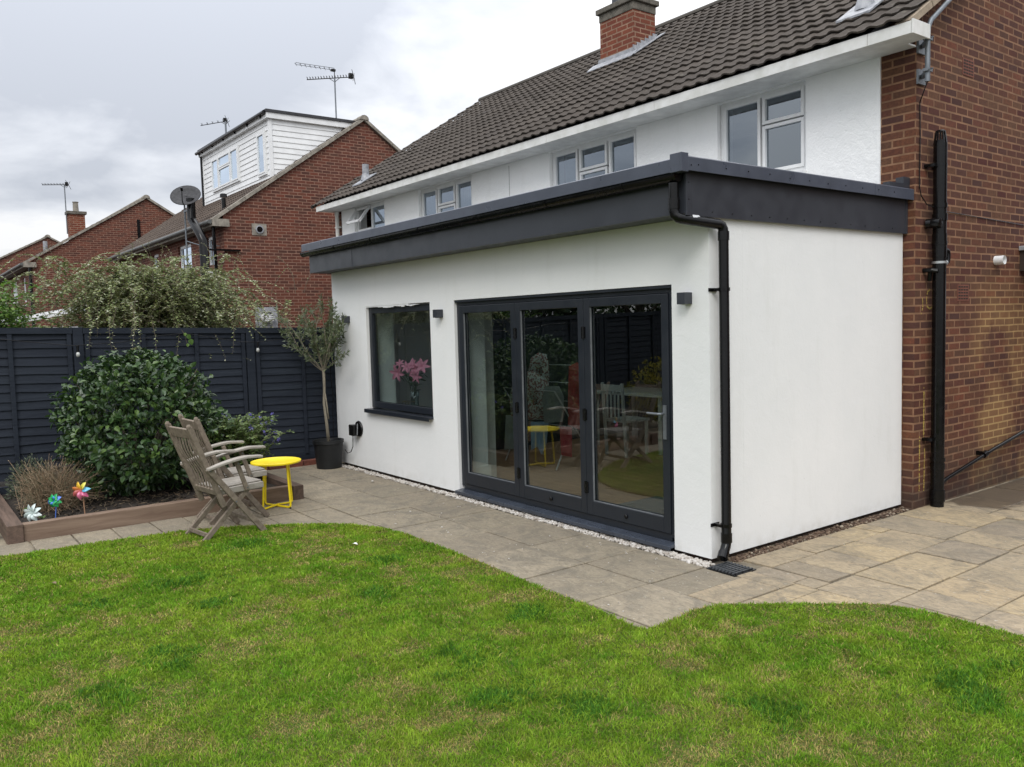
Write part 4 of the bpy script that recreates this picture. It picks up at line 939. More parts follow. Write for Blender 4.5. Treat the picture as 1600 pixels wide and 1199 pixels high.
g = MB(); g.tube([(-16.5,1.38,4.85),(-16.5,1.38,4.36),(-16.3,1.39,4.2),(-16.0,1.40,3.98),(-15.92,1.45,3.8),(-15.92,1.45,0)], .10, 14); g.tube([(-16.5,1.38,4.40),(-16.5,1.38,4.48)], .09, 14); g.tube([(-15.92,1.45,3.70),(-15.92,1.45,3.80)], .09, 14); g.tube([(-16.12,1.75,4.2),(-16.12,1.85,0)], .04, 10); g.box(-15.99,-15.92,1.45,2.3,3.6,3.64)
obj('black_flue', g, M_BLACK, n1, smooth='auto')
g = MB(); g.lathe((-15.998,2.8,4.14), [(.17,0),(.17,.01)][:2], 4, 'x'); g = MB(); g.box(-15.999,-15.985,2.62,2.98,4.0,4.28); fv = obj('flue_plate', g, M_STONEC, n1)
g = MB(); g.lathe((-15.985,2.8,4.14), [(.10,0),(.10,.03),(.075,.032)], 16, 'x'); obj('flue_cap', g, M_LEAD, fv)
g = MB(); g.lathe((-15.954,2.8,4.14), [(.07,0),(.07,.004)], 16, 'x'); obj('flue_hole', g, M_BLACK, fv)
g = MB(); g.box(-15.999,-15.98,2.6,3.15,1.78,2.28); fv = obj('flue_plate', g, M_LEAD, n1, label='grey plate with round boiler outlet just above the fence')
g = MB(); g.tube([(-15.98,2.86,2.03),(-15.78,2.86,2.03)], .13, 18, cap=False); g.tube([(-15.98,2.86,2.03),(-15.80,2.86,2.03)], .085, 18)
for i in range(4): g.box(-15.79,-15.775,2.75,2.97,1.94+.05*i,1.955+.05*i)
obj('flue_cap', g, M_UPVC, fv)
g = MB(); g.box(-15.999,-15.97,5.0,5.06,4.0,4.0+.01); g = MB(); g.box(-12.02,-11.9,2.66,2.72,3.4,3.72)
# satellite dish on its pole
t = thing('satellite_dish', 'dark round satellite dish on a thin pole at the corner of the dormered brick house', 'satellite dish', (-16.9,1.3,0))
g = MB(); g.tube([(-16.95,1.36,0),(-16.95,1.36,5.10)], .022, 8); g.box(-17.0,-16.45,1.34,1.38,4.58,4.62); g.tube([(-16.95,1.36,3.9),(-16.5,1.6,3.75),(-16.3,1.94,3.75)], .012, 6); obj('pole', g, M_GALV, t)
g = MB(); dn = Vector((.66,-.40,.62)).normalized(); uu = dn.cross(Vector((0,0,1))).normalized(); vv = uu.cross(dn); cc = Vector((-16.55,1.28,4.93))
vs = []; K = 24
for ring in range(5):
    r_ = .33*ring/4; dp_ = .07*(1-(ring/4)**2)
    for k in range(K): a = 2*math.pi*k/K; vs.append(cc+uu*(r_*math.cos(a)*1.05)+vv*(r_*math.sin(a))-dn*dp_)
fs = [(r_*K+k, r_*K+(k+1) % K, (r_+1)*K+(k+1) % K, (r_+1)*K+k) for r_ in range(4) for k in range(K)]
g.add(vs, fs); o = obj('dish', g, m_simple('dark_grey_mesh', (.035,.035,.038), .7), t, smooth=True, fixn=False); sm = o.modifiers.new('thick','SOLIDIFY'); sm.thickness = .01
g = MB(); g.tube([cc-vv*.33, cc-vv*.30+dn*.12, cc+dn*.26-vv*.12], .012, 8); g.tube([cc+dn*.24-vv*.12, cc+dn*.32-vv*.10], .028, 10); obj('feed_arm', g, M_BLACK, t)
# aerials
def aerial(label, base, mast_h, dirv, length, back, n, top=False, pole=.02):
    base = Vector(base); t = thing('tv_aerial', label, 'aerial', tuple(base), 'rooftop television aerials')
    g = MB(); tp = base+Vector((0,0,mast_h)); g.tube([base, tp], pole, 8); obj('mast', g, M_GALV, t)
    d = Vector(dirv).normalized(); s_ = Vector((0,0,1)).cross(d).normalized()
    a = tp-d*length; b = tp+d*back; g = MB(); g.tube([a, b], .012, 6)
    for i in range(n):
        p = a+(b-a)*((i+.3)/n); hw = .10+.0*i; g.tube([p-s_*hw+Vector((0,0,.04)), p, p+s_*hw+Vector((0,0,.04))], .006, 5); g.tube([p, p+Vector((0,0,.06))], .007, 5)
    for k in (-1, 1): g.tube([b, b-d*.02+s_*.16*k+Vector((0,0,.14))], .008, 5); g.tube([b, b+s_*.16*k-Vector((0,0,.14))], .008, 5)
    g.tube([tp-Vector((0,0,.10)), tp-d*.14], .008, 5); g.tube([tp-Vector((0,0,.10)), tp+d*.14], .008, 5)
    g.box(b.x-.12,b.x-.04,b.y-.10,b.y+.0,b.z-.03,b.z+.10)
    obj('boom', g, M_BLACK, t)
    if top:
        g = MB(); e_ = tp+Vector((0,0,.20)); g.tube([tp, e_], .012, 6); dd_ = (-d+Vector((0,0,.20))).normalized()
        for o_ in (0,.05): g.tube([e_+Vector((0,0,o_)), e_+dd_*1.0+Vector((0,0,o_))], .006, 5)
        for i in range(9): p = e_+dd_*(1.0*i/8); g.tube([p, p+Vector((0,0,.05))], .006, 5); g.tube([p-s_*.12, p+s_*.12], .005, 5)
        g.box(e_.x-.06,e_.x+.02,e_.y-.08,e_.y+.03,e_.z-.03,e_.z+.02); obj('upper_boom', g, M_BLACK, t)
    return t
aerial('tall rooftop aerial with two booms on the dormered brick house', (-16.45,5.15,6.95), 1.22, (.60,.80,.03), .72, .50, 17, True)
aerial('small single boom aerial showing above the dormer roof, left of the tall one', (-23.0,4.47,6.2), 2.15, (.60,.80,.14), .80, .06, 5, pole=.03)
n2, sl2 = gable_house('brick_house', 'middle distance brick house with chimney and plain gable, left of the dormered one', -29.0, -41.0, -.38, 0, 4.22, 3.41, 6.72, [(-38.3,-37.5,3.0,3.9),(-35.2,-33.6,3.1,3.9),(-31.9,-31.1,2.9,3.9)], M_BRICK2)
g = MB(); g.box(-30.3,-29.9,.98,1.50,5.0,6.10); ch2 = obj('chimney', g, M_BRICK3, n2)
g = MB(); g.box(-30.36,-29.84,.92,1.56,6.101,6.20); obj('chimney_cap', g, M_CONC, ch2)
g = MB(); g.lathe((-30.1,1.25,6.2), [(.10,0),(.09,.32),(.11,.36)], 12); obj('chimney_pot', g, M_STONEC, ch2)
g = MB(); zz = 4.22+(.1+.66)*sl2; g.tube([(-29.4,.1,zz-.1),(-29.4,.1,zz+.35)], .07, 10); obj('roof_vent', g, M_LEAD, n2)
g = MB(); g.box(-28.999,-28.97,3.05,3.15,5.2,5.9); obj('black_vent', g, M_BLACK, n2)
g = MB(); g.tube([(-29.05,-.46,4.1),(-29.05,-.46,0)], .05, 10); obj('downpipe', g, M_BLACK, n2)
aerial('rooftop aerial strapped to the chimney of the middle distance house', (-30.1,.93,5.4), 1.75, (.60,.80,-.02), .80, .15, 9, False)
g = MB()
n3, sl3 = gable_house('brick_house', 'farthest brick house whose gable peak shows at the left edge', -44.0, -56.0, -2.1, 0, 4.25, 2.25, 6.75, [], M_BRICK2)
g = MB(); g.box(-48.4,-47.9,-.6,-.1,4.8,6.6); c3 = obj('chimney', g, M_BRICK3, n3)
g = MB(); g.box(-48.46,-47.84,-.66,-.04,6.601,6.7); obj('chimney_cap', g, M_CONC, c3)
# white lean-to beyond the fence
t = thing('lean_to', 'white framed lean-to with pale roof just above the fence at far left', 'lean-to', (-12.5,-2.4,0))
g = MB(); g.box(-13.8,-11.6,-2.9,-1.7,0,1.86); obj('wall', g, m_simple('white_panel', (.55,.56,.57), .5, .1, 2), t)
g = MB(); g.prism([(-3.1,1.88),(-1.6,2.16),(-1.6,2.22),(-3.1,1.94)], 'x', -14.0, -11.5)
for i in range(8): g.prism([(-3.1,1.945),(-1.6,2.225),(-1.6,2.26),(-3.1,1.98)], 'x', -13.95+.34*i, -13.91+.34*i)
obj('roof', g, M_UPVC, t)
g = MB(); g.box(-11.599,-11.58,-2.7,-2.3,.9,1.8); g.box(-11.599,-11.58,-2.25,-1.85,.9,1.8); obj('pane', g, M_GLASSU, t)

# the next house along, just outside the right edge, shading the side passage
nb, slb = gable_house('brick_house', 'brick house across the side passage, just outside the right edge', 15.0, 4.1, 5.4, 0, 4.1, 9.2, 6.6, [], M_BRICK)
# ================================================================== GARDEN FENCE
fence = thing('garden_fence', 'long dark navy painted lap panel fence along the left side of the garden', 'fence', (-6.3,-2,0))
FX = -6.30; ft = lambda y: 1.715-.0235*(y-.13)
posts = [.90-1.88*i for i in range(8)]
for i, yp in enumerate(posts):
    g = MB(); g.box(FX-.05,FX+.045,yp-.05,yp+.05,0,ft(yp)+.01); obj('post', g, M_FENCE, fence, bevel=.004)
for a, b in zip(posts, posts[1:]):
    y1_, y0_ = a-.052, b+.052; g = MB(); k0 = .16; nb = 17
    sl_ = (ft(y1_)-ft(y0_))/(y1_-y0_)
    for r_ in range(nb):
        z0 = k0+.092*r_; 
        if z0 > 1.66: break
        seg_ = 10; vs = []
        ph = random.uniform(0, 9); aw = random.uniform(.002, .007)
        for k in range(seg_+1):
            y = y0_+(y1_-y0_)*k/seg_; dz = sl_*(y-y0_)+(ft(y0_)-1.75)
            wv = aw*math.sin(k*.9+ph)+random.uniform(-.002,.002)
            vs += [(FX+.022, y, z0+dz+wv), (FX+.028, y, z0+dz+wv), (FX+.010, y, z0+dz+.105), (FX+.002, y, z0+dz+.105)]
        g.add(vs, [(4*k+j, 4*k+4+j, 4*k+4+(j+1) % 4, 4*k+(j+1) % 4) for k in range(seg_) for j in range(4)]+[(0,1,2,3),(4*seg_+3,4*seg_+2,4*seg_+1,4*seg_)])
    pan = obj('panel', g, M_FENCE, fence)
    g = MB(); 
    g.bar((FX+.03, y0_, ft(y0_)-.035), (FX+.03, y1_, ft(y1_)-.035), .045, .05)
    for k, fr in enumerate((.02,.345,.67,.98)):
        y = y0_+(y1_-y0_)*fr; g.box(FX+.0285,FX+.048,y-.022,y+.022,.13,ft(y)-.063)
    obj('batten', g, M_FENCE, pan, bevel=.003)
    g = MB(); g.bar((FX+.01, y0_-.0, ft(y0_)-.002), (FX+.01, y1_, ft(y1_)-.002), .085, .016); obj('capping', g, M_FENCE, pan)
    g = MB(); g.box(FX-.02,FX+.03,y0_,y1_,-.02,.155); obj('gravel_board', g, M_FENCE, pan)
g = MB()
for i in range(9):
    g.box(-6.21,-6.11,-2.0+.225*i+.005,-2.0+.225*i+.215,-.02,.062+random.uniform(-.004,.004))
tag(obj('brick_edging', g, m_simple('red_edging_brick', (.20,.065,.042), .85, .2, 14, .5), bevel=.006), 'low red brick edging at the foot of the fence beside the black pot', 'edging')
# festoon string
t = thing('string_lights', 'thin dark cable of festoon bulbs strung along the navy fence', 'string lights', (-6.2,-2,1.6))
g = MB(); sp = [(-6.24,-4.72,1.70),(-6.22,-3.58,1.69),(-6.2,-2.93,1.60),(-6.2,-2.45,1.62),(-6.23,-2.03,1.68),(-6.23,-1.75,1.70),(-6.2,-1.12,1.58),(-6.2,-.91,1.57),(-6.2,-.35,1.62),(-6.15,-.1,1.67)]
g.tube(sp, .004, 6); obj('cable', g, M_BLACK, t)
for y, z in ((-2.88,1.60),(-.915,1.57)):
    g = MB(); g.tube([(-6.19,y,z),(-6.19,y,z-.07)], .013, 8); b_ = obj('bulb_holder', g, M_BLACK, t)
    g = MB(); g.lathe((-6.19,y,z-.125), [(.004,0),(.018,.012),(.021,.03),(.013,.053)], 12); obj('bulb', g, mat('bulb_glass', (.45,.46,.44), .15), b_, smooth=True)

# ================================================================== RAISED BED
bed = thing('raised_bed', 'low raised bed edged with brown timber sleepers', 'raised bed', (-5.2,-2.5,0))
g = MB(); g.box(-4.30,-4.20,-3.698,-1.352,-.02,.142); obj('front_sleeper', g, M_SLEEPER, bed, bevel=.006)
g = MB(); g.box(-6.24,-4.175,-3.82,-3.70,-.02,.150); obj('end_sleeper', g, M_SLEEPER2, bed, bevel=.006)
g = MB(); g.box(-6.24,-4.165,-1.35,-1.245,-.02,.145); obj('end_sleeper', g, M_SLEEPER2, bed, bevel=.006)
g = MB(); nx, ny = 46, 56; vs = []
for j in range(ny+1):
    for i in range(nx+1):
        x = -6.24+(1.94)*i/nx; y = -3.70+2.35*j/ny
        e_ = min(1, min(i, nx-i, j, ny-j)/3)
        vs.append((x, y, .085+.03*e_*(mnoise.noise(Vector((x*3,y*3,0)))+.5)+.016*e_*mnoise.noise(Vector((x*18,y*18,3)))))
g.add(vs, [(j*(nx+1)+i, j*(nx+1)+i+1, (j+1)*(nx+1)+i+1, (j+1)*(nx+1)+i) for j in range(ny) for i in range(nx)])
obj('soil', g, M_SOIL, bed, fixn=False)
g = MB(); stones(g, -5.2,-4.32,-3.65,-1.5, 700, .005, .02, .10); kind(obj('soil_clods', g, m_simple('clods', (.045,.033,.022), .95, .3, 30)), 'stuff'); tag(bpy.data.objects['soil_clods'], 'loose dark soil clods and bark bits in the raised bed', 'soil')
g = MB()
for _ in range(160):
    x, y = random.uniform(-5.0,-4.32), random.uniform(-3.6,-1.6); a = random.uniform(0,6.28); l = random.uniform(.02,.09)
    g.tube([(x,y,.125),(x+l*math.cos(a),y+l*math.sin(a),.125+random.uniform(.0,.03))], .0015, 4)
tag(kind(obj('leaf_litter', g, M_STRAW), 'stuff'), 'dry twigs and stalks scattered over the bed soil', 'litter')

# ================================================================== PLANTS
def leaf(g, p, d, nrm, l, wd, fold=.25, curl=.1, shape=0):
    d = d.normalized(); s_ = d.cross(nrm)
    if s_.length < 1e-5: s_ = Vector((1,0,0))
    s_.normalize(); n_ = s_.cross(d)
    m1 = p+d*l*.32; m2 = p+d*l*.68-n_*l*curl*.4; tip = p+d*l-n_*l*curl
    f1 = n_*wd*fold
    vs = [p, m1-s_*wd*.5+f1, m1, m1+s_*wd*.5+f1, m2-s_*wd*.42+f1, m2, m2+s_*wd*.42+f1, tip]
    g.add(vs, [(0,2,1),(0,3,2),(1,2,5,4),(2,3,6,5),(4,5,7),(5,6,7)])
def leaf_s(g, p, d, nrm, l, wd):
    d = d.normalized(); s_ = d.cross(nrm)
    if s_.length < 1e-5: s_ = Vector((1,0,0))
    s_ = s_.normalized()*wd/2; m_ = p+d*l*.5
    g.add([p, m_+s_, p+d*l, m_-s_], [(0,1,2,3)])
def rv(s=1): return Vector((random.gauss(0,1), random.gauss(0,1), random.gauss(0,1))).normalized()*s
# camellia
def bush(root, cx, cy, z0, rx, ry, h, n, ll, lw, m_, power=2.6, inner=.45, cutx=None, lump=.12, seed=0, up_=.35):
    g = MB(); st_ = MB(); rnd = random.Random(seed)
    for i in range(n):
        u = Vector((rnd.gauss(0,1), rnd.gauss(0,1), rnd.gauss(0,1))).normalized()
        rr = inner+(1-inner)*rnd.random()**.45
        lum = 1+lump*mnoise.noise(u*3.1+Vector((seed,0,0)))*2+lump*.6*mnoise.noise(u*8+Vector((0,seed,0)))*2
        # superellipsoid
        q_ = (abs(u.x)**power+abs(u.y)**power+abs(u.z)**power)**(-1/power)
        v = u*q_*rr*lum
        p = Vector((cx+v.x*rx, cy+v.y*ry, z0+h/2+v.z*h/2))
        if p.z < z0+.02: continue
        if cutx is not None and p.x < cutx: continue
        out = Vector((v.x/rx, v.y/ry, v.z/h)).normalized()
        d = (out*.7+rv(.8)+Vector((0,0,up_ if rnd.random() < .6 else -.4))).normalized()
        nn = (out*.8+Vector((0,0,.7))+rv(.5)).normalized()
        s_ = rnd.uniform(.65, 1.15); leaf(g, p, d, nn, ll*s_, lw*s_)
    return g
t = thing('camellia_bush', 'large rounded glossy dark green evergreen bush in the raised bed', 'bush', (-5.2,-2.5,.1))
g = bush(t, -5.22,-2.50,.14,.73,.71,1.30, 8600, .070, .042, M_CAM, seed=3, cutx=-6.22, lump=.15, inner=.55, power=2.4)
# upright shoots breaking the outline
for i in range(90):
    a = random.uniform(0,6.28); r_ = random.uniform(.1,.85); x = -5.22+.67*r_*math.cos(a); y = -2.50+.65*r_*math.sin(a)
    z = .16+1.30*.5*(1+math.sqrt(max(0,1-(r_*.97)**2.6)))-.05
    dz = random.uniform(.03,.15)*(1.2-r_*.5); d0 = Vector((.4*math.cos(a)*r_, .4*math.sin(a)*r_, 1)).normalized()
    for k in range(int(5+dz*26)):
        p = Vector((x,y,z))+d0*dz*random.random(); aa = random.uniform(0,6.28)
        leaf(g, p, Vector((math.cos(aa), math.sin(aa), .55)), Vector((0,0,1)), random.uniform(.05,.08), random.uniform(.028,.042))
obj('foliage', g, M_CAM, t, smooth=False, fixn=False)
g = MB()
for i in range(26):
    a = random.uniform(0,6.28); b0 = Vector((-5.22+random.uniform(-.08,.08),-2.52+random.uniform(-.08,.08),.09)); e_ = Vector((-5.22+.6*math.cos(a),-2.52+.6*math.sin(a),random.uniform(.5,1.35)))
    g.tube([b0, b0.lerp(e_,.4)+Vector((0,0,.12)), e_], [.018,.011,.004], 6)
obj('stems', g, M_BARK, t)
# arching shrub beyond the fence
t = thing('arching_shrub', 'big grey-green arching shrub spilling over the top of the navy fence', 'shrub', (-7.3,-1.95,0))
g = MB(); st_ = MB(); rnd = random.Random(5)
def shoot(base, az, reach, rise, droop, nl, ls, gl, gs, sp=.03, side=.0):
    pts = []; K = 14
    for k in range(K+1):
        u = k/K; r_ = reach*u; z = rise*(1-(1-u)**2)-droop*u**2.6
        wob = .05*math.sin(u*5+az*7)
        pts.append(base+Vector((math.cos(az)*r_-math.sin(az)*wob, math.sin(az)*r_+math.cos(az)*wob, z)))
    gs.tube(pts, [.0035*(1-.85*k/K)+.0005 for k in range(K+1)], 3, cap=False)
    for i in range(nl):
        u = .12+.88*(i+rnd.random())/nl; k = min(int(u*K), K-1); f_ = u*K-k; p = pts[k].lerp(pts[k+1], f_); tdir = (pts[k+1]-pts[k]).normalized()
        sd = tdir.cross(Vector((0,0,1))); sd = sd.normalized() if sd.length > .01 else Vector((1,0,0))
        s_ = 1 if i % 2 else -1; d = (sd*s_*.9+tdir*.5+rv(.35)).normalized()
        leaf_s(gl, p+rv(.006), d, Vector((0,0,1))+rv(.5), ls*rnd.uniform(.6,1.2)*(1.1-.4*u), ls*.55*rnd.uniform(.7,1.1))
for i in range(1250):
    az = rnd.uniform(0, 6.283); ring = rnd.random()**.6
    ex = 1.0+.18*math.cos(az)
    base = Vector((-7.4+.5*rnd.gauss(0,1)*.6, -1.80+.52*rnd.gauss(0,1)*.75, rnd.uniform(1.0,2.12)))
    shoot(base, az, (.35+.70*ring)*(.62 if abs(math.sin(az)) < .5 else .86), rnd.uniform(.42,.80), rnd.uniform(.2,.8), 80, .054, g, st_)
for i in range(130):   # long loose shoots on the outside
    az = rnd.choice([1.57, -1.57])+rnd.gauss(0,.55); LR = .60 if math.sin(az) < 0 else 1.0; base = Vector((-7.3+.35*rnd.gauss(0,1), -1.95+.35*rnd.gauss(0,1), rnd.uniform(1.2,2.0)))
    shoot(base, az, LR*rnd.uniform(.9,1.5), rnd.uniform(.25,.9), rnd.uniform(.1,.8), 76, .046, g, st_)
for i in range(30):    # shoots hanging over the fence top
    base = Vector((-6.75+.15*rnd.gauss(0,1), rnd.uniform(-2.75,-1.0), rnd.uniform(1.75,2.3))); shoot(base, rnd.gauss(0,.7), rnd.uniform(.45,.8), rnd.uniform(.02,.2), rnd.uniform(.3,.75), 40, .042, g, st_)
for i in range(40):    # thin upright shoots
    base = Vector((-7.4+.4*rnd.gauss(0,1), -1.95+.8*rnd.gauss(0,1), 2.2)); shoot(base, rnd.uniform(0,6.28), rnd.uniform(.1,.4), rnd.uniform(.35,.68), .05, 20, .026, g, st_)
obj('foliage', g, M_COT, t, fixn=False); 
for i in range(9): a = rnd.uniform(0,6.28); st_.tube([(-7.4,-1.95,0),(-7.4+.2*math.cos(a),-1.95+.2*math.sin(a),.7),(-7.4+.45*math.cos(a),-1.95+.5*math.sin(a),1.6)], [.04,.03,.012], 6)
obj('stems', st_, M_TWIG, t)
# small ivy sprig on the fence face
t = thing('ivy_sprig', 'short sprig of pale leaves hanging down the front of the fence', 'sprig', (-6.2,-1.75,1.66))
g = MB(); g.tube([(-6.24,-1.78,1.74),(-6.19,-1.76,1.68),(-6.19,-1.74,1.55)], .002, 5); o = obj('stem', g, M_TWIG, t)
g = MB()
for p, s in (((-6.18,-1.74,1.69),.07),((-6.18,-1.71,1.64),.08),((-6.18,-1.735,1.585),.045),((-6.18,-1.76,1.71),.045)): leaf(g, Vector(p), Vector((.2,random.uniform(-.6,.6),-1)), Vector((1,-.3,.3)), s, s*.75)
obj('leaves', g, M_BRIGHT, t, fixn=False)
# tree at the far left beyond the fence
t = thing('leafy_shrub', 'bright green leafy shrub beyond the fence at the left edge', 'shrub', (-7.9,-3.55,0))
g = MB(); rnd = random.Random(11)
for i in range(480):
    az = rnd.uniform(0,6.283); base = Vector((-7.9+.22*rnd.gauss(0,1), -3.62+.22*rnd.gauss(0,1), rnd.uniform(.9,1.95))); shoot(base, az, rnd.uniform(.15,.60), rnd.uniform(.3,.62), rnd.uniform(.1,.6), 30, .075, g, (st_ := st_ if False else MB()))
obj('foliage', g, M_BRIGHT, t, fixn=False); g = MB(); g.tube([(-7.9,-3.55,0),(-7.88,-3.55,.8),(-7.9,-3.5,1.6)], [.05,.04,.02], 8)
for i in range(10): a = rnd.uniform(0,6.28); g.tube([(-7.89,-3.55,.8),(-7.9+.3*math.cos(a),-3.55+.3*math.sin(a),1.9)], [.02,.006], 5)
obj('trunk', g, M_BARK, t)
# dry lavender clump
t = thing('lavender_clump', 'dry brown mound of spent lavender stalks at the left end of the bed', 'plant', (-4.95,-3.42,.1))
g = MB(); rnd = random.Random(13)
for i in range(1500):
    az = rnd.uniform(0,6.283); el = rnd.uniform(.15,1.35); L_ = rnd.uniform(.28,.50); b0 = Vector((-5.0+.13*rnd.gauss(0,1), -3.36+.10*rnd.gauss(0,1), .12))
    d = Vector((math.cos(az)*math.cos(el), math.sin(az)*math.cos(el)*.85, math.sin(el)))
    p1 = b0+d*L_*.55+Vector((0,0,.04)); p2 = b0+d*L_+Vector((.05*rnd.gauss(0,1), .04*rnd.gauss(0,1), -.03))
    if p2.y < -3.66: continue
    wv = rv(.0017); g.add([b0-wv, b0+wv, p1+wv, p1-wv, p2+wv*.8, p2-wv*.8], [(0,1,2,3),(3,2,4,5)])
    if rnd.random() < .5:
        for k in range(2): leaf_s(g, p2+d*.008*k, d+rv(.6), rv(), .018, .007)
obj('stalks', g, M_STRAW, t, fixn=False)
g = MB()
for i in range(1500):
    u = rv(); u.z = abs(u.z); p = Vector((-5.02,-3.36,.12))+Vector((u.x*.33,u.y*.24,u.z*.30))*(.5+.5*rnd.random()); leaf_s(g, p, u+rv(.6), rv(), .035, .006)
obj('foliage', g, M_SAGE, t, fixn=False)
t = thing('grey_leaved_plant', 'low grey-green plant at the very left of the bed behind the sleeper', 'plant', (-5.8,-3.45,.1))
g = MB()
for i in range(1600):
    u = rv(); u.z = abs(u.z); p = Vector((-5.85,-3.44,.1))+Vector((u.x*.30,u.y*.22,u.z*.42))*(.3+.7*rnd.random()); leaf_s(g, p, u+rv(.6), rv(), .04, .011)
obj('foliage', g, M_SAGE, t, fixn=False)
for i, (x, y, lab) in enumerate(((-4.40,-3.53,'tiny lime green seedling in front of the white pinwheel'),(-4.9,-3.60,'small bright seedling by the left sleeper'))):
    t = thing('seedling', lab, 'seedling', (x,y,.11), 'seedlings in the bed'); g = MB()
    for k in range(14): a = random.uniform(0,6.28); leaf_s(g, Vector((x,y,.13)), Vector((math.cos(a),math.sin(a),.6)), Vector((0,0,1)), .045, .022)
    obj('leaves', g, M_BRIGHT, t, fixn=False)
t = thing('weed_clump', 'small weeds growing outside the left end of the raised bed', 'weeds', (-4.6,-3.95,0)); g = MB()
for k in range(160): a = random.uniform(0,6.28); x = random.uniform(-5.6,-4.3); leaf_s(g, Vector((x,random.uniform(-4.05,-3.86),.0)), Vector((math.cos(a),math.sin(a),1.2)), rv(), .05, .018)
obj('leaves', g, M_BRIGHT, t, fixn=False)
# blue flowering shrub
t = thing('blue_flowering_shrub', 'loose shrub with small blue flower heads between the chairs and the fence', 'shrub', (-5.0,-1.6,.1))
g = MB(); st_ = MB(); rnd = random.Random(17)
FLC = []
for i in range(260):
    az = rnd.uniform(0,6.283); base = Vector((-5.05+.12*rnd.gauss(0,1), -1.62+.07*rnd.gauss(0,1), .12)); re_ = rnd.uniform(.10,.44)
    if -1.62+math.sin(az)*re_ > -1.22 and rnd.random() < .6: re_ *= .6
    shoot(base, az, re_, rnd.uniform(.30,.74), .06, 46, .052, g, st_)
    if rnd.random() < .20 and math.sin(az) > -.3:
        p = base+Vector((math.cos(az)*re_, math.sin(az)*re_, rnd.uniform(.50,.70)))
        FLC.append(p)
for k0 in range(13):
    p = Vector((-5.15+.22*rnd.random(), -1.34+.20*rnd.random(), .50+.26*rnd.random()))
    FLC.append(p)
obj('foliage', g, M_BLUEL, t, fixn=False); obj('stems', st_, M_TWIG, t); 
for p in FLC[-30:]:
    fl = MB()
    for k in range(22): leaf_s(fl, p+rv(.022)*rnd.random(), rv(), rv(), .014, .011)
    obj('flower_head', fl, M_BLUEF, t, fixn=False)
# potted olive
t = thing('potted_olive_tree', 'slim olive tree in a black plastic pot at the corner of the white wall', 'potted tree', (-5.77,-.24,0))
PXo, PYo = -5.77, -.24
g = MB(); g.lathe((PXo,PYo,.0), [(.150,0),(.178,.30),(.190,.305),(.190,.345),(.176,.345),(.170,.31)], 28); po = obj('pot', g, M_POT, t, smooth='auto')
g = MB(); g.lathe((PXo,PYo,.30), [(.172,0),(.10,.012)], 20); obj('compost', g, M_SOIL, po)
g = MB(); g.tube([(PXo+.015,PYo,.30),(PXo+.0,PYo-.01,.55),(PXo-.03,PYo-.02,.80),(PXo-.045,PYo,1.0),(PXo-.05,PYo,1.20)], [.022,.019,.017,.016,.018], 10)
g.tube([(PXo+.02,PYo+.01,.60),(PXo-.0,PYo+.005,.75),(PXo-.03,PYo,.92)], [.008,.009,.008], 8)
tr = obj('trunk', g, M_BARKP, t, smooth=True)
g = MB(); gl_ = MB(); rnd = random.Random(23)
top = Vector((PXo-.05,PYo,1.18))
def olive_branch(p0, d, L_, nl, r0=.006):
    K = 7; pts = [p0]; dd_ = d.normalized()
    for k in range(K): dd_ = (dd_+rv(.16)+Vector((0,0,.06))).normalized(); pts.append(pts[-1]+dd_*L_/K)
    g.tube(pts, [r0*(1-.8*k/K) for k in range(K+1)], 5, cap=False)
    for i in range(nl):
        u = .15+.85*rnd.random(); k = min(int(u*K), K-1); p = pts[k].lerp(pts[k+1], u*K-k); td = (pts[k+1]-pts[k]).normalized()
        leaf_s(gl_, p, td*.8+rv(.9), rv(), rnd.uniform(.040,.068), rnd.uniform(.011,.017))
    return pts
for i in range(17):
    az = i*2.4; sp_ = rnd.uniform(.3,.82); d = Vector((math.cos(az)*sp_*.9, math.sin(az)*sp_*1.05, 1))
    L_ = rnd.uniform(.52,.88)
    if PXo+math.cos(az)*L_*sp_ > 9 or PYo+math.sin(az)*L_*sp_*.8 > -.05: d.y *= .2
    pts = olive_branch(top, d, L_, 34, .008)
    for j in range(5):
        k = rnd.randint(2, 6); olive_branch(pts[k], (pts[k]-pts[k-1]).normalized()+rv(.8), rnd.uniform(.14,.30), 30, .003)
pts = olive_branch(top, Vector((1,-.15,.45)), .62, 50, .006)
for j in range(5): olive_branch(pts[4+j % 3], Vector((.6,-.2,rnd.uniform(-.5,1)))+rv(.4), .16, 20, .003)
pts = olive_branch(top, Vector((-.25,-.8,.8)), .85, 40, .007)
for j in range(5): olive_branch(pts[3+j % 4], Vector((-.3,-.8,.9))+rv(.5), .26, 30, .003)
obj('branches', g, M_BARKP, t); obj('foliage', gl_, M_OLIVE, t, fixn=False)
g = MB(); g.tube([(-6.02,-.06,1.25),(-6.01,-.05,.95),(-5.96,-.06,.85),(-5.97,-.07,.7),(-5.95,-.08,.5),(-5.93,-.1,.33)], .005, 6)
tag(obj('hanging_cable', g, M_BLACK), 'dark cable hanging behind the olive trunk at the wall corner', 'cable')

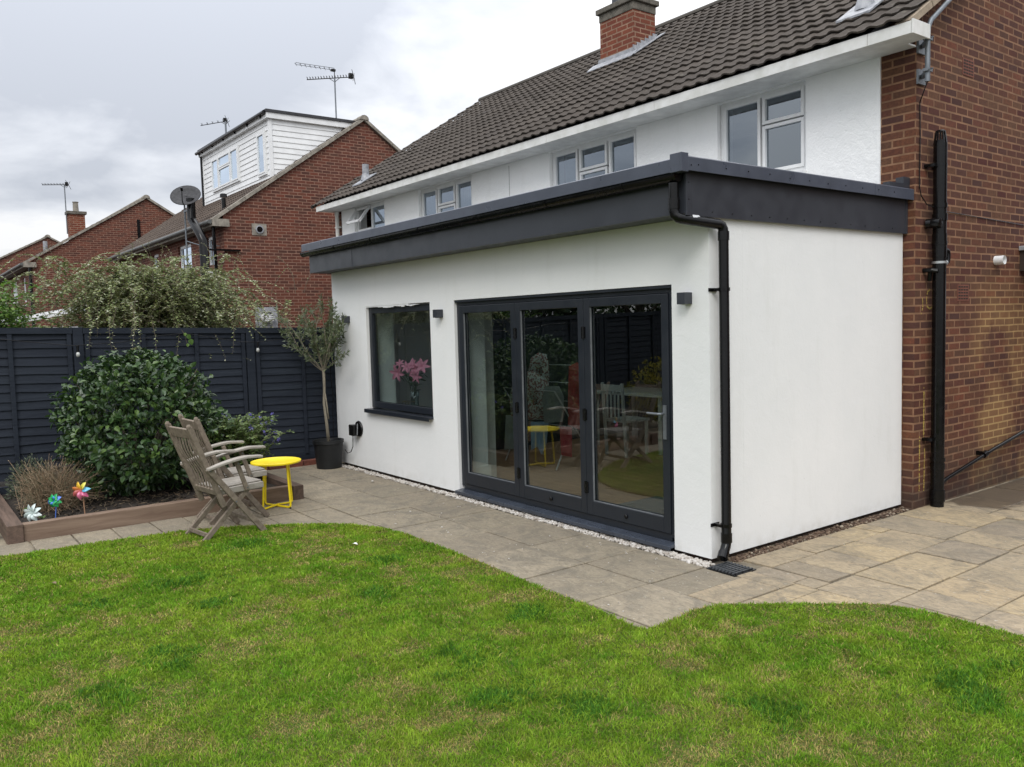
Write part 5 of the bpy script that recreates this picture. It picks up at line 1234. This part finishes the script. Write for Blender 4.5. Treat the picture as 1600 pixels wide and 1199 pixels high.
# vegetation outside the frame to the left that the door glass mirrors
def far_tree(name, label, x, y, r_, h, m_, n, s):
    t = thing(name, label, 'tree', (x,y,0)); g = MB(); rnd = random.Random(int(abs(x*10+y*7)))
    cl = [(Vector((x+rnd.uniform(-.7,.7)*r_, y+rnd.uniform(-.7,.7)*r_, h*rnd.uniform(.42,.92))), r_*rnd.uniform(.3,.55)) for _ in range(16)]
    for i in range(n):
        c, cr = rnd.choice(cl); u = rv(); p = c+u*cr*(.5+.5*rnd.random()); leaf_s(g, p, u+rv(.8), rv(), s*rnd.uniform(.6,1.2), s*.6)
    obj('crown', g, m_, t, fixn=False); g = MB(); g.tube([(x,y,0),(x+.05,y,h*.4),(x,y+.05,h*.8)], [.12,.09,.03], 8)
    for c, cr in cl[:9]: g.tube([(x,y,h*.35), tuple(c)], [.05,.015], 5)
    obj('trunk', g, M_BARK, t)
far_tree('evergreen_tree', 'dark evergreen tree behind the fence mirrored in the left door pane', -8.6,-5.8,1.5,3.9, M_DARKL, 5200, .13)
far_tree('evergreen_tree', 'taller dark evergreen tree mirrored in the middle door pane', -9.2,-8.6,1.9,4.6, M_DARKL, 6000, .15)
far_tree('evergreen_tree', 'wide dark evergreen tree mirrored in the right door pane', -8.4,-11.5,1.9,4.4, M_DARKL, 6000, .15)
t = thing('golden_shrub', 'golden leaved shrub by the fence seen mirrored in the right door pane', 'shrub', (-5.3,-5.2,0))
obj('foliage', bush(t, -5.35,-5.25,.1,.5,.6,.95, 1500, .07, .04, M_GOLD, seed=9, lump=.2, cutx=-6.2), M_GOLD, t, fixn=False)
g = MB()
for i in range(8): a = random.uniform(0,6.28); g.tube([(-5.35,-5.25,-.05),(-5.35+.3*math.cos(a),-5.25+.3*math.sin(a),.9)], [.015,.004], 5)
obj('stems', g, M_BARK, t)

# ================================================================== PINWHEELS
def pinwheel(label, hub, base, petals, cols, r_, stick, pw=.03, tilt=Vector((.80,-.55,.12)), layers=1):
    t = thing('pinwheel', label, 'pinwheel', base, 'toy pinwheels in the bed'); n_ = tilt.normalized(); u = n_.cross(Vector((0,0,1))).normalized(); v = u.cross(n_)
    hub = Vector(hub); g = MB(); g.tube([base, hub-n_*.02], .005, 8); obj('stick', g, stick, t)
    for la in range(layers):
        for k in range(petals):
            a = 2*math.pi*(k+.5*la)/petals+.3; d = u*math.cos(a)+v*math.sin(a); s_ = u*-math.sin(a)+v*math.cos(a); R_ = r_*(1-.3*la); c = hub+n_*(.012*la)
            g = MB(); K = 6; vs = []
            for i in range(K+1):
                q_ = i/K; wd = pw*math.sin(math.pi*min(1, q_*.93+.07))**.8*(1-.0*q_); cen = c+d*R_*q_+n_*(.014*math.sin(math.pi*q_))
                vs += [cen-s_*wd*.5, cen+s_*wd*.15+n_*.010*math.sin(math.pi*q_), cen+s_*wd*.5+n_*.022*math.sin(math.pi*q_)]
            g.add(vs, [(3*i+j, 3*i+3+j, 3*i+4+j, 3*i+1+j) for i in range(K) for j in range(2)])
            o = obj('petal', g, cols[(k+la*2) % len(cols)], t, smooth=True, fixn=False); sm = o.modifiers.new('thick','SOLIDIFY'); sm.thickness = .0015
    g = MB(); g.lathe(tuple(hub+Vector((.012,-.008,0))), [(.010,-.006),(.010,.006)], 10, 'x'); obj('hub', g, cols[-1], t)
PM = lambda nm, c: mat(nm, c, .28, coat=.5)
pinwheel('white eight petal pinwheel at the left end of the bed', (-4.40,-3.60,.195), (-4.42,-3.60,.10), 8, [PM('white_foil', (.62,.70,.68)), PM('white_foil_b', (.50,.60,.58))], .082, M_STRAW, .040)
pinwheel('small shiny green and blue pinwheel between the white and the multicoloured ones', (-4.40,-3.425,.275), (-4.42,-3.43,.10), 8, [PM('green_foil', (.01,.36,.09)), PM('green_foil_b', (.02,.50,.14)), PM('green_foil_c', (.01,.27,.07)), PM('blue_foil', (.05,.16,.62))], .062, mat('blue_stick', (.08,.16,.5), .4), .042, layers=2)
pinwheel('multicoloured pinwheel with pink, yellow and blue petals on a wooden stick', (-4.40,-3.215,.335), (-4.42,-3.195,.10), 7, [PM('orange_petal', (.72,.24,.07)), PM('yellow_petal', (.80,.52,.05)), PM('lime_petal', (.60,.55,.08)), PM('cyan_petal', (.10,.42,.60)), PM('pink_petal', (.55,.10,.22)), PM('pink_petal_b', (.62,.16,.28)), PM('red_petal', (.60,.14,.14))], .085, mat('wooden_stick', (.35,.20,.12), .7), .042)

# ================================================================== CHAIRS AND TABLE
def make_chair(label):
    t = thing('folding_armchair', label, 'garden chair', (0,0,0), 'weathered folding garden armchairs'); ORG[t.name] = Vector((0,0,0))
    hw = .225
    # back stiles, slats and top rail
    bt, bb = Vector((0,-.345,.945)), Vector((0,-.125,.36)); bd_ = (bt-bb).normalized(); bn = Vector((0, bd_.z, -bd_.y))
    for s in (-1,1):
        g = MB(); K = 6; X = s*(hw-.02)
        g.bar(Vector((X,0,0))+bb-bd_*.10, Vector((X,0,0))+bt, .032, .042, (0,1,.3)); g.lathe((X,bt.y-.004,bt.z-.01), [(.018,-.0),(.020,.016),(.012,.034)], 12)
        obj('back_stile', g, M_TEAK, t, bevel=.004)
    g = MB(); g.bar(Vector((-hw+.036,0,0))+bt-bd_*.060, Vector((hw-.036,0,0))+bt-bd_*.060, .020, .085, bd_); obj('top_rail', g, M_TEAK, t, bevel=.003)
    g = MB(); g.bar(Vector((-hw+.036,0,0))+bb+bd_*.03, Vector((hw-.036,0,0))+bb+bd_*.03, .022, .05, bd_); obj('lower_rail', g, M_TEAK, t, bevel=.003)
    g = MB()
    for i in range(6):
        x = -.140+.056*i; K = 8; vs = []
        for k in range(K+1):
            u = k/K; p = (bb+bd_*.055).lerp(bt-bd_*.10, u)-bn*(-.018)*math.sin(u*math.pi*2)*1.0+bn*.0
            for dx, dn_ in ((-.0095,-.0035),(.0095,-.0035),(.0095,.0035),(-.0095,.0035)): vs.append((x+dx, p.y+bn.y*dn_, p.z+bn.z*dn_))
        g.add(vs, [(4*k+j, 4*k+(j+1) % 4, 4*k+4+(j+1) % 4, 4*k+4+j) for k in range(K) for j in range(4)]+[(3,2,1,0),(4*K,4*K+1,4*K+2,4*K+3)])
    obj('back_slats', g, M_TEAK, t)
    for s in (-1,1):
        X = s*(hw+.012); g = MB(); g.bar((X,-.225,.600),(X,.245,.0), .028, .046, (0,1,1)); obj('outer_leg', g, M_TEAK, t, bevel=.004)
        X = s*(hw-.022-.034); g = MB(); g.bar((X,-.255,.0),(X,.150,.385), .026, .042, (0,1,1)); obj('inner_leg', g, M_TEAK, t, bevel=.004)
        X = s*(hw-.016); g = MB(); g.bar((X,.03,.632),(X,.115,.375), .022, .036, (0,1,0)); obj('arm_support', g, M_TEAK, t, bevel=.003)
        g = MB(); X = s*(hw+.022); K = 10; vs = []
        for k in range(K+1):
            u = k/K; y = -.235+.475*u; z = .596+.062*math.sin(min(1,u*1.25)*math.pi/2)-.012*max(0,u-.7)/.3; wd = .026+.012*math.sin(u*math.pi*.9)
            for dx, dz in ((-wd,-.012),(wd,-.012),(wd,.010),(-wd,.010)): vs.append((X+dx, y, z+dz))
        g.add(vs, [(4*k+j, 4*k+(j+1) % 4, 4*k+4+(j+1) % 4, 4*k+4+j) for k in range(K) for j in range(4)]+[(3,2,1,0),(4*K,4*K+1,4*K+2,4*K+3)])
        obj('armrest', g, M_TEAKL, t, bevel=.005)
        for y_, z_ in ((-.21,.585),(-.005,.30),(.10,.40),(.03,.61)):
            g = MB(); g.lathe((s*(hw+.0285)-.003 if s > 0 else -hw-.0295, y_, z_), [(.007,0),(.007,.004)], 8, 'x'); obj('bolt', g, M_GALV, t)
    g = MB()
    for s in (-1,1): g.bar((s*(hw-.045),-.13,.385),(s*(hw-.045),.275,.395), .030, .050)
    g.bar((-hw+.032,.262,.3955),(hw-.032,.262,.3955), .028, .047); obj('seat_frame', g, M_TEAKL, t, bevel=.004)
    g = MB()
    for i in range(8): x = -.148+.0423*i; g.bar((x,-.135,.418),(x,.268,.428), .030, .012)
    obj('seat_slats', g, M_TEAKL, t, bevel=.003)
    g = MB(); g.bar((-hw+.06,-.222,.045),(hw-.06,-.222,.045), .018, .034); obj('stretcher', g, M_TEAK, t, bevel=.003)
    g = MB(); g.bar((-hw+.02,.155,.11),(hw-.02,.155,.11), .018, .034); obj('stretcher', g, M_TEAK, t, bevel=.003)
    return t
def copy_tree(o, parent=None):
    c = o.copy(); COL.objects.link(c); c.parent = parent
    for ch in list(o.children): copy_tree(ch, c)
    return c
c1 = make_chair('weathered grey wooden folding armchair nearest the camera, standing on the lawn edge')
c2 = copy_tree(c1); c2['label'] = 'second weathered wooden folding armchair, behind the first and next to the yellow table'
c1.location = (-3.285,-2.325,.008); c1.rotation_euler = (0,0,R(8))
c2.location = (-3.875,-2.07,.003); c2.rotation_euler = (0,0,R(3))
t = thing('side_table', 'small round bright yellow metal side table beside the chairs', 'side table', (-3.99,-1.585,0))
tx, ty, th = -3.99, -1.585, .452
g = MB(); g.lathe((tx,ty,th-.016), [(.218,-.004),(.235,.0),(.238,.008),(.236,.016),(.228,.018),(.222,.0145),(.0,.0142)][:7], 48); obj('table_top', g, M_YEL, t, smooth='auto')
for k, ang in enumerate((20, 110)):
    a = R(ang); ca, sa = math.cos(a), math.sin(a); pts = []
    for u, z in ((-.150,th-.02),(-.152,th-.05),(-.178,.05),(-.176,.025),(-.160,.013),(0,.012+.013*k),(.160,.013),(.176,.025),(.178,.05),(.152,th-.05),(.150,th-.02)): pts.append((tx+ca*u, ty+sa*u, z))
    g = MB(); g.tube(pts, .0095, 10); obj('leg_frame', g, M_YEL, t, smooth='auto')
    g = MB()
    for u in (-.165,.165): g.lathe((tx+ca*u, ty+sa*u, .0), [(.011,.0),(.011,.008)], 8)
    obj('foot', g, M_BLACK, t)

# ================================================================== INSIDE THE EXTENSION
t = thing('clothes_airer', 'white wire clothes airer standing behind the middle door pane', 'clothes airer', (-3.6,1.7,.056))
g = MB()
for x in (-4.25,-3.3):
    g.tube([(x,1.35,.07),(x,1.95,1.20)], .009, 8); g.tube([(x,1.95,.07),(x,1.35,.95)], .009, 8)
for y, z in ((1.95,1.20),(1.84,1.0),(1.72,.8),(1.35,.95),(1.46,.78),(1.5,.55),(1.62,.50)): g.tube([(-4.25,y,z),(-3.3,y,z)], .005, 6)
obj('frame', g, mat('airer_white_wire', (.5,.52,.52), .4), t)
def garment(name, label, cat, outline, x, y, z, m_, depth=.05, wav=14):
    """front outline (x,z) built as a soft two-sided body"""
    g = MB(); n = len(outline); vs = []; 
    cx_ = sum(p[0] for p in outline)/n; cz_ = sum(p[1] for p in outline)/n
    rings = 4
    for s in (-1, 1):
        for r_ in range(rings):
            f = 1-(r_/rings)
            for px_, pz_ in outline:
                X = cx_+(px_-cx_)*f; Z = cz_+(pz_-cz_)*f
                Y = s*depth*.5*math.sqrt(max(0,1-f*f))+.010*math.sin(X*wav*6+Z*9)
                vs.append((x+X*.76+Y*.65, y+X*.65-Y*.76, z+Z))
        vs.append((x+cx_, y+s*depth*.5, z+cz_))
    fs = []; per = rings*n+1
    for si in range(2):
        o_ = si*per
        for r_ in range(rings-1):
            for i in range(n): fs.append((o_+r_*n+i, o_+r_*n+(i+1) % n, o_+(r_+1)*n+(i+1) % n, o_+(r_+1)*n+i))
        for i in range(n): fs.append((o_+(rings-1)*n+i, o_+(rings-1)*n+(i+1) % n, o_+rings*n))
    g.add(vs, fs); return tag(obj(name, g, m_, smooth=True), label, cat, 'laundry on the airer')
M_SPOT = m_cloth('spotted_fleece', (.50,.53,.50), col2=(.27,.13,.13), sc=42, lo=.50, hi=.53)
garment('child_jacket', 'pale child jacket with dark pink spots hanging behind the middle pane', 'jacket', [(-.10,.30),(-.05,.34),(.05,.34),(.10,.30),(.20,.22),(.25,.0),(.23,-.18),(.17,-.18),(.15,.05),(.14,-.22),(-.14,-.22),(-.15,.05),(-.18,-.18),(-.24,-.18),(-.26,.0),(-.21,.22)], -3.72, 1.35, .82, M_SPOT, .14)
garment('hooded_top', 'spotted hood and scarf draped over the top bar above the jacket', 'hood', [(-.10,.0),(-.12,.14),(-.09,.27),(-.0,.33),(.09,.31),(.12,.2),(.12,.0),(.10,-.12),(-.09,-.12)], -3.73, 1.48, 1.16-.12, M_SPOT, .12)
garment('red_garment', 'long red garment hanging at the right end of the airer', 'garment', [(-.09,.30),(.0,.34),(.09,.30),(.12,.0),(.12,-.38),(.02,-.42),(-.12,-.36),(-.11,.0)], -3.22, 1.62, .92, m_cloth('red_cloth', (.42,.075,.075)), .08)
garment('grey_jumper', 'pale grey top hanging beside the jacket', 'garment', [(-.08,.2),(.08,.2),(.13,.08),(.11,-.2),(-.1,-.22),(-.12,.06)], -3.42, 1.42, .80, m_cloth('grey_cloth', (.25,.27,.26)), .06)
garment('pale_towel', 'pale cloth hanging low behind the left door pane', 'cloth', [(-.08,.2),(.07,.2),(.09,-.2),(-.11,-.22)], -4.18, 1.42, .42, m_cloth('pale_cloth', (.38,.42,.40)), .05)
garment('blue_cloth', 'light blue cloth hanging low on the airer', 'cloth', [(-.10,.16),(.11,.17),(.08,-.08),(.02,-.22),(-.03,-.12),(-.1,-.16)], -3.62, 1.38, .42, m_cloth('blue_cloth', (.26,.36,.46)), .05)
garment('pink_cloth', 'small pink cloth hanging low beside the blue one', 'cloth', [(-.06,.12),(.06,.12),(.05,-.12),(-.06,-.10)], -3.84, 1.36, .46, m_cloth('pink_cloth', (.40,.24,.23)), .05)
garment('dark_red_cloth', 'dark red cloth hanging low at the right of the airer', 'cloth', [(-.07,.14),(.07,.14),(.06,-.2),(-.06,-.18)], -3.2, 1.42, .42, m_cloth('dark_red_cloth', (.33,.05,.06)), .05)
# dining table and chairs
t = thing('dining_table', 'pale dining table inside behind the right door pane', 'table', (-3.9,3.4,.056))
g = MB(); g.box(-4.5,-3.2,2.95,3.8,.76,.79); obj('table_top', g, M_TABLETOP, t, bevel=.004)
for x in (-4.44,-3.26):
    for y in (3.01,3.74): g = MB(); g.box(x-.03,x+.03,y-.03,y+.03,.056,.759); obj('leg', g, M_TABLETOP, t)
def dchair(label, x, y, a):
    t = thing('dining_chair', label, 'chair', (x,y,.056), 'dining chairs inside'); ORG[t.name] = Vector((0,0,0)); t.rotation_euler = (0,0,a)
    m_ = M_TABLETOP; g = MB(); g.box(-.2,.2,-.2,.2,.42,.45); obj('seat', g, m_, t)
    for sx_ in (-1,1):
        g = MB(); g.box(sx_*.17-.015,sx_*.17+.015,.155,.185,0,.419); obj('leg', g, m_, t)
        g = MB(); g.bar((sx_*.17,-.18,.0),(sx_*.17,-.24,.9), .03, .03); obj('leg', g, m_, t)
    g = MB()
    for i in range(4): g.box(-.11+.065*i,-.085+.065*i,-.235,-.222,.47,.80)
    g.box(-.16,.16,-.245,-.225,.80,.88); obj('backrest', g, m_, t)
dchair('pale slatted dining chair at the near side of the indoor table', -3.6,2.75,0); dchair('pale slatted dining chair at the right end of the indoor table', -2.9,3.4,R(90))
t = thing('flower_vase', 'vase of pink lilies standing on the kitchen window sill', 'vase of flowers', (-4.55,.30,.77))
vx, vy, vz = -4.50, .27, .767
g = MB(); g.lathe((vx,vy,vz), [(.045,0),(.05,.01),(.045,.10),(.055,.20),(.052,.20),(.042,.10),(.045,.012)], 20); obj('vase', g, M_GLASS, t, smooth=True)
g = MB(); lil = MB(); lv = MB(); LM = mat('lily_pink', (.74,.26,.38), .5); q = NB(LM); 
heads = [((.06,-.02,.47),.12,(.3,-1,.1)),((-.02,-.03,.50),.10,(.0,-.9,.5)),((.16,.02,.50),.10,(.7,-.6,.4)),((-.36,-.02,.40),.11,(.5,-.9,-.1)),((-.33,.0,.52),.07,(.4,-.7,.7)),((-.17,-.0,.48),.08,(.5,-.8,.4)),((.12,-.05,.38),.09,(.5,-1,-.3))]
for (dx,dy,dz), rr, dr in heads:
    c = Vector((vx+dx,vy+dy,vz+dz)); ax = Vector(dr).normalized(); u = ax.cross(Vector((0,0,1))).normalized(); v = u.cross(ax)
    g.tube([(vx+random.uniform(-.02,.02),vy,vz+.02),(vx+dx*.3,vy,vz+.28),tuple(c-ax*.06)], .003, 6)
    for k in range(6): a = k*math.pi/3+.2; dd_ = (u*math.cos(a)+v*math.sin(a)); leaf(lil, c-ax*.02, dd_+ax*.45, ax, rr, rr*.42, .12, .3)
    for k in range(4): lv_d = rv(); leaf(lv, c-ax*.08+Vector((0,0,-.06)), lv_d+Vector((0,0,-.2)), rv(), .09, .018)
for k in range(26): leaf(lv, Vector((vx+random.uniform(-.09,.09),vy,vz+random.uniform(.2,.4))), rv()+Vector((0,0,.2)), rv(), .10, .02)
obj('stems', g, M_DARKL, t); obj('lily_flowers', lil, LM, t, fixn=False); obj('leaves', lv, M_DARKL, t, fixn=False)
t = thing('wire_tealight_holder', 'small wire framed square holder on the window sill below the lilies', 'holder', (-4.42,.2,.767)); g = MB(); x0, y0 = -4.58, .155
for a in (0,.07,.14):
    g.tube([(x0+a,y0,vz),(x0+a,y0,vz+.09)], .0025, 5)
for z in (0.003,.09): g.tube([(x0,y0,vz+z),(x0+.14,y0,vz+z),(x0+.14,y0+.08,vz+z),(x0,y0+.08,vz+z),(x0,y0,vz+z)], .0025, 5)
obj('wire_frame', g, mat('brass_wire', (.35,.27,.12), .4, .8), t)
# fallen leaves on the lawn
for i, (x, y, lab) in enumerate(((-2.58,-3.72,'pale dry leaf lying at the far left of the lawn'),(-2.1,-1.72,'pale dry leaf on the lawn near the patio slabs'))):
    g = MB(); leaf(g, Vector((x,y,.035)), Vector((1,.5,.1)), Vector((0,0,1)), .05, .03); o = obj('fallen_leaf', g, M_STRAW if i == 0 else M_SKIRT, fixn=False); tag(o, lab, 'leaf', 'fallen leaves'); sm = o.modifiers.new('thick','SOLIDIFY'); sm.thickness = .001
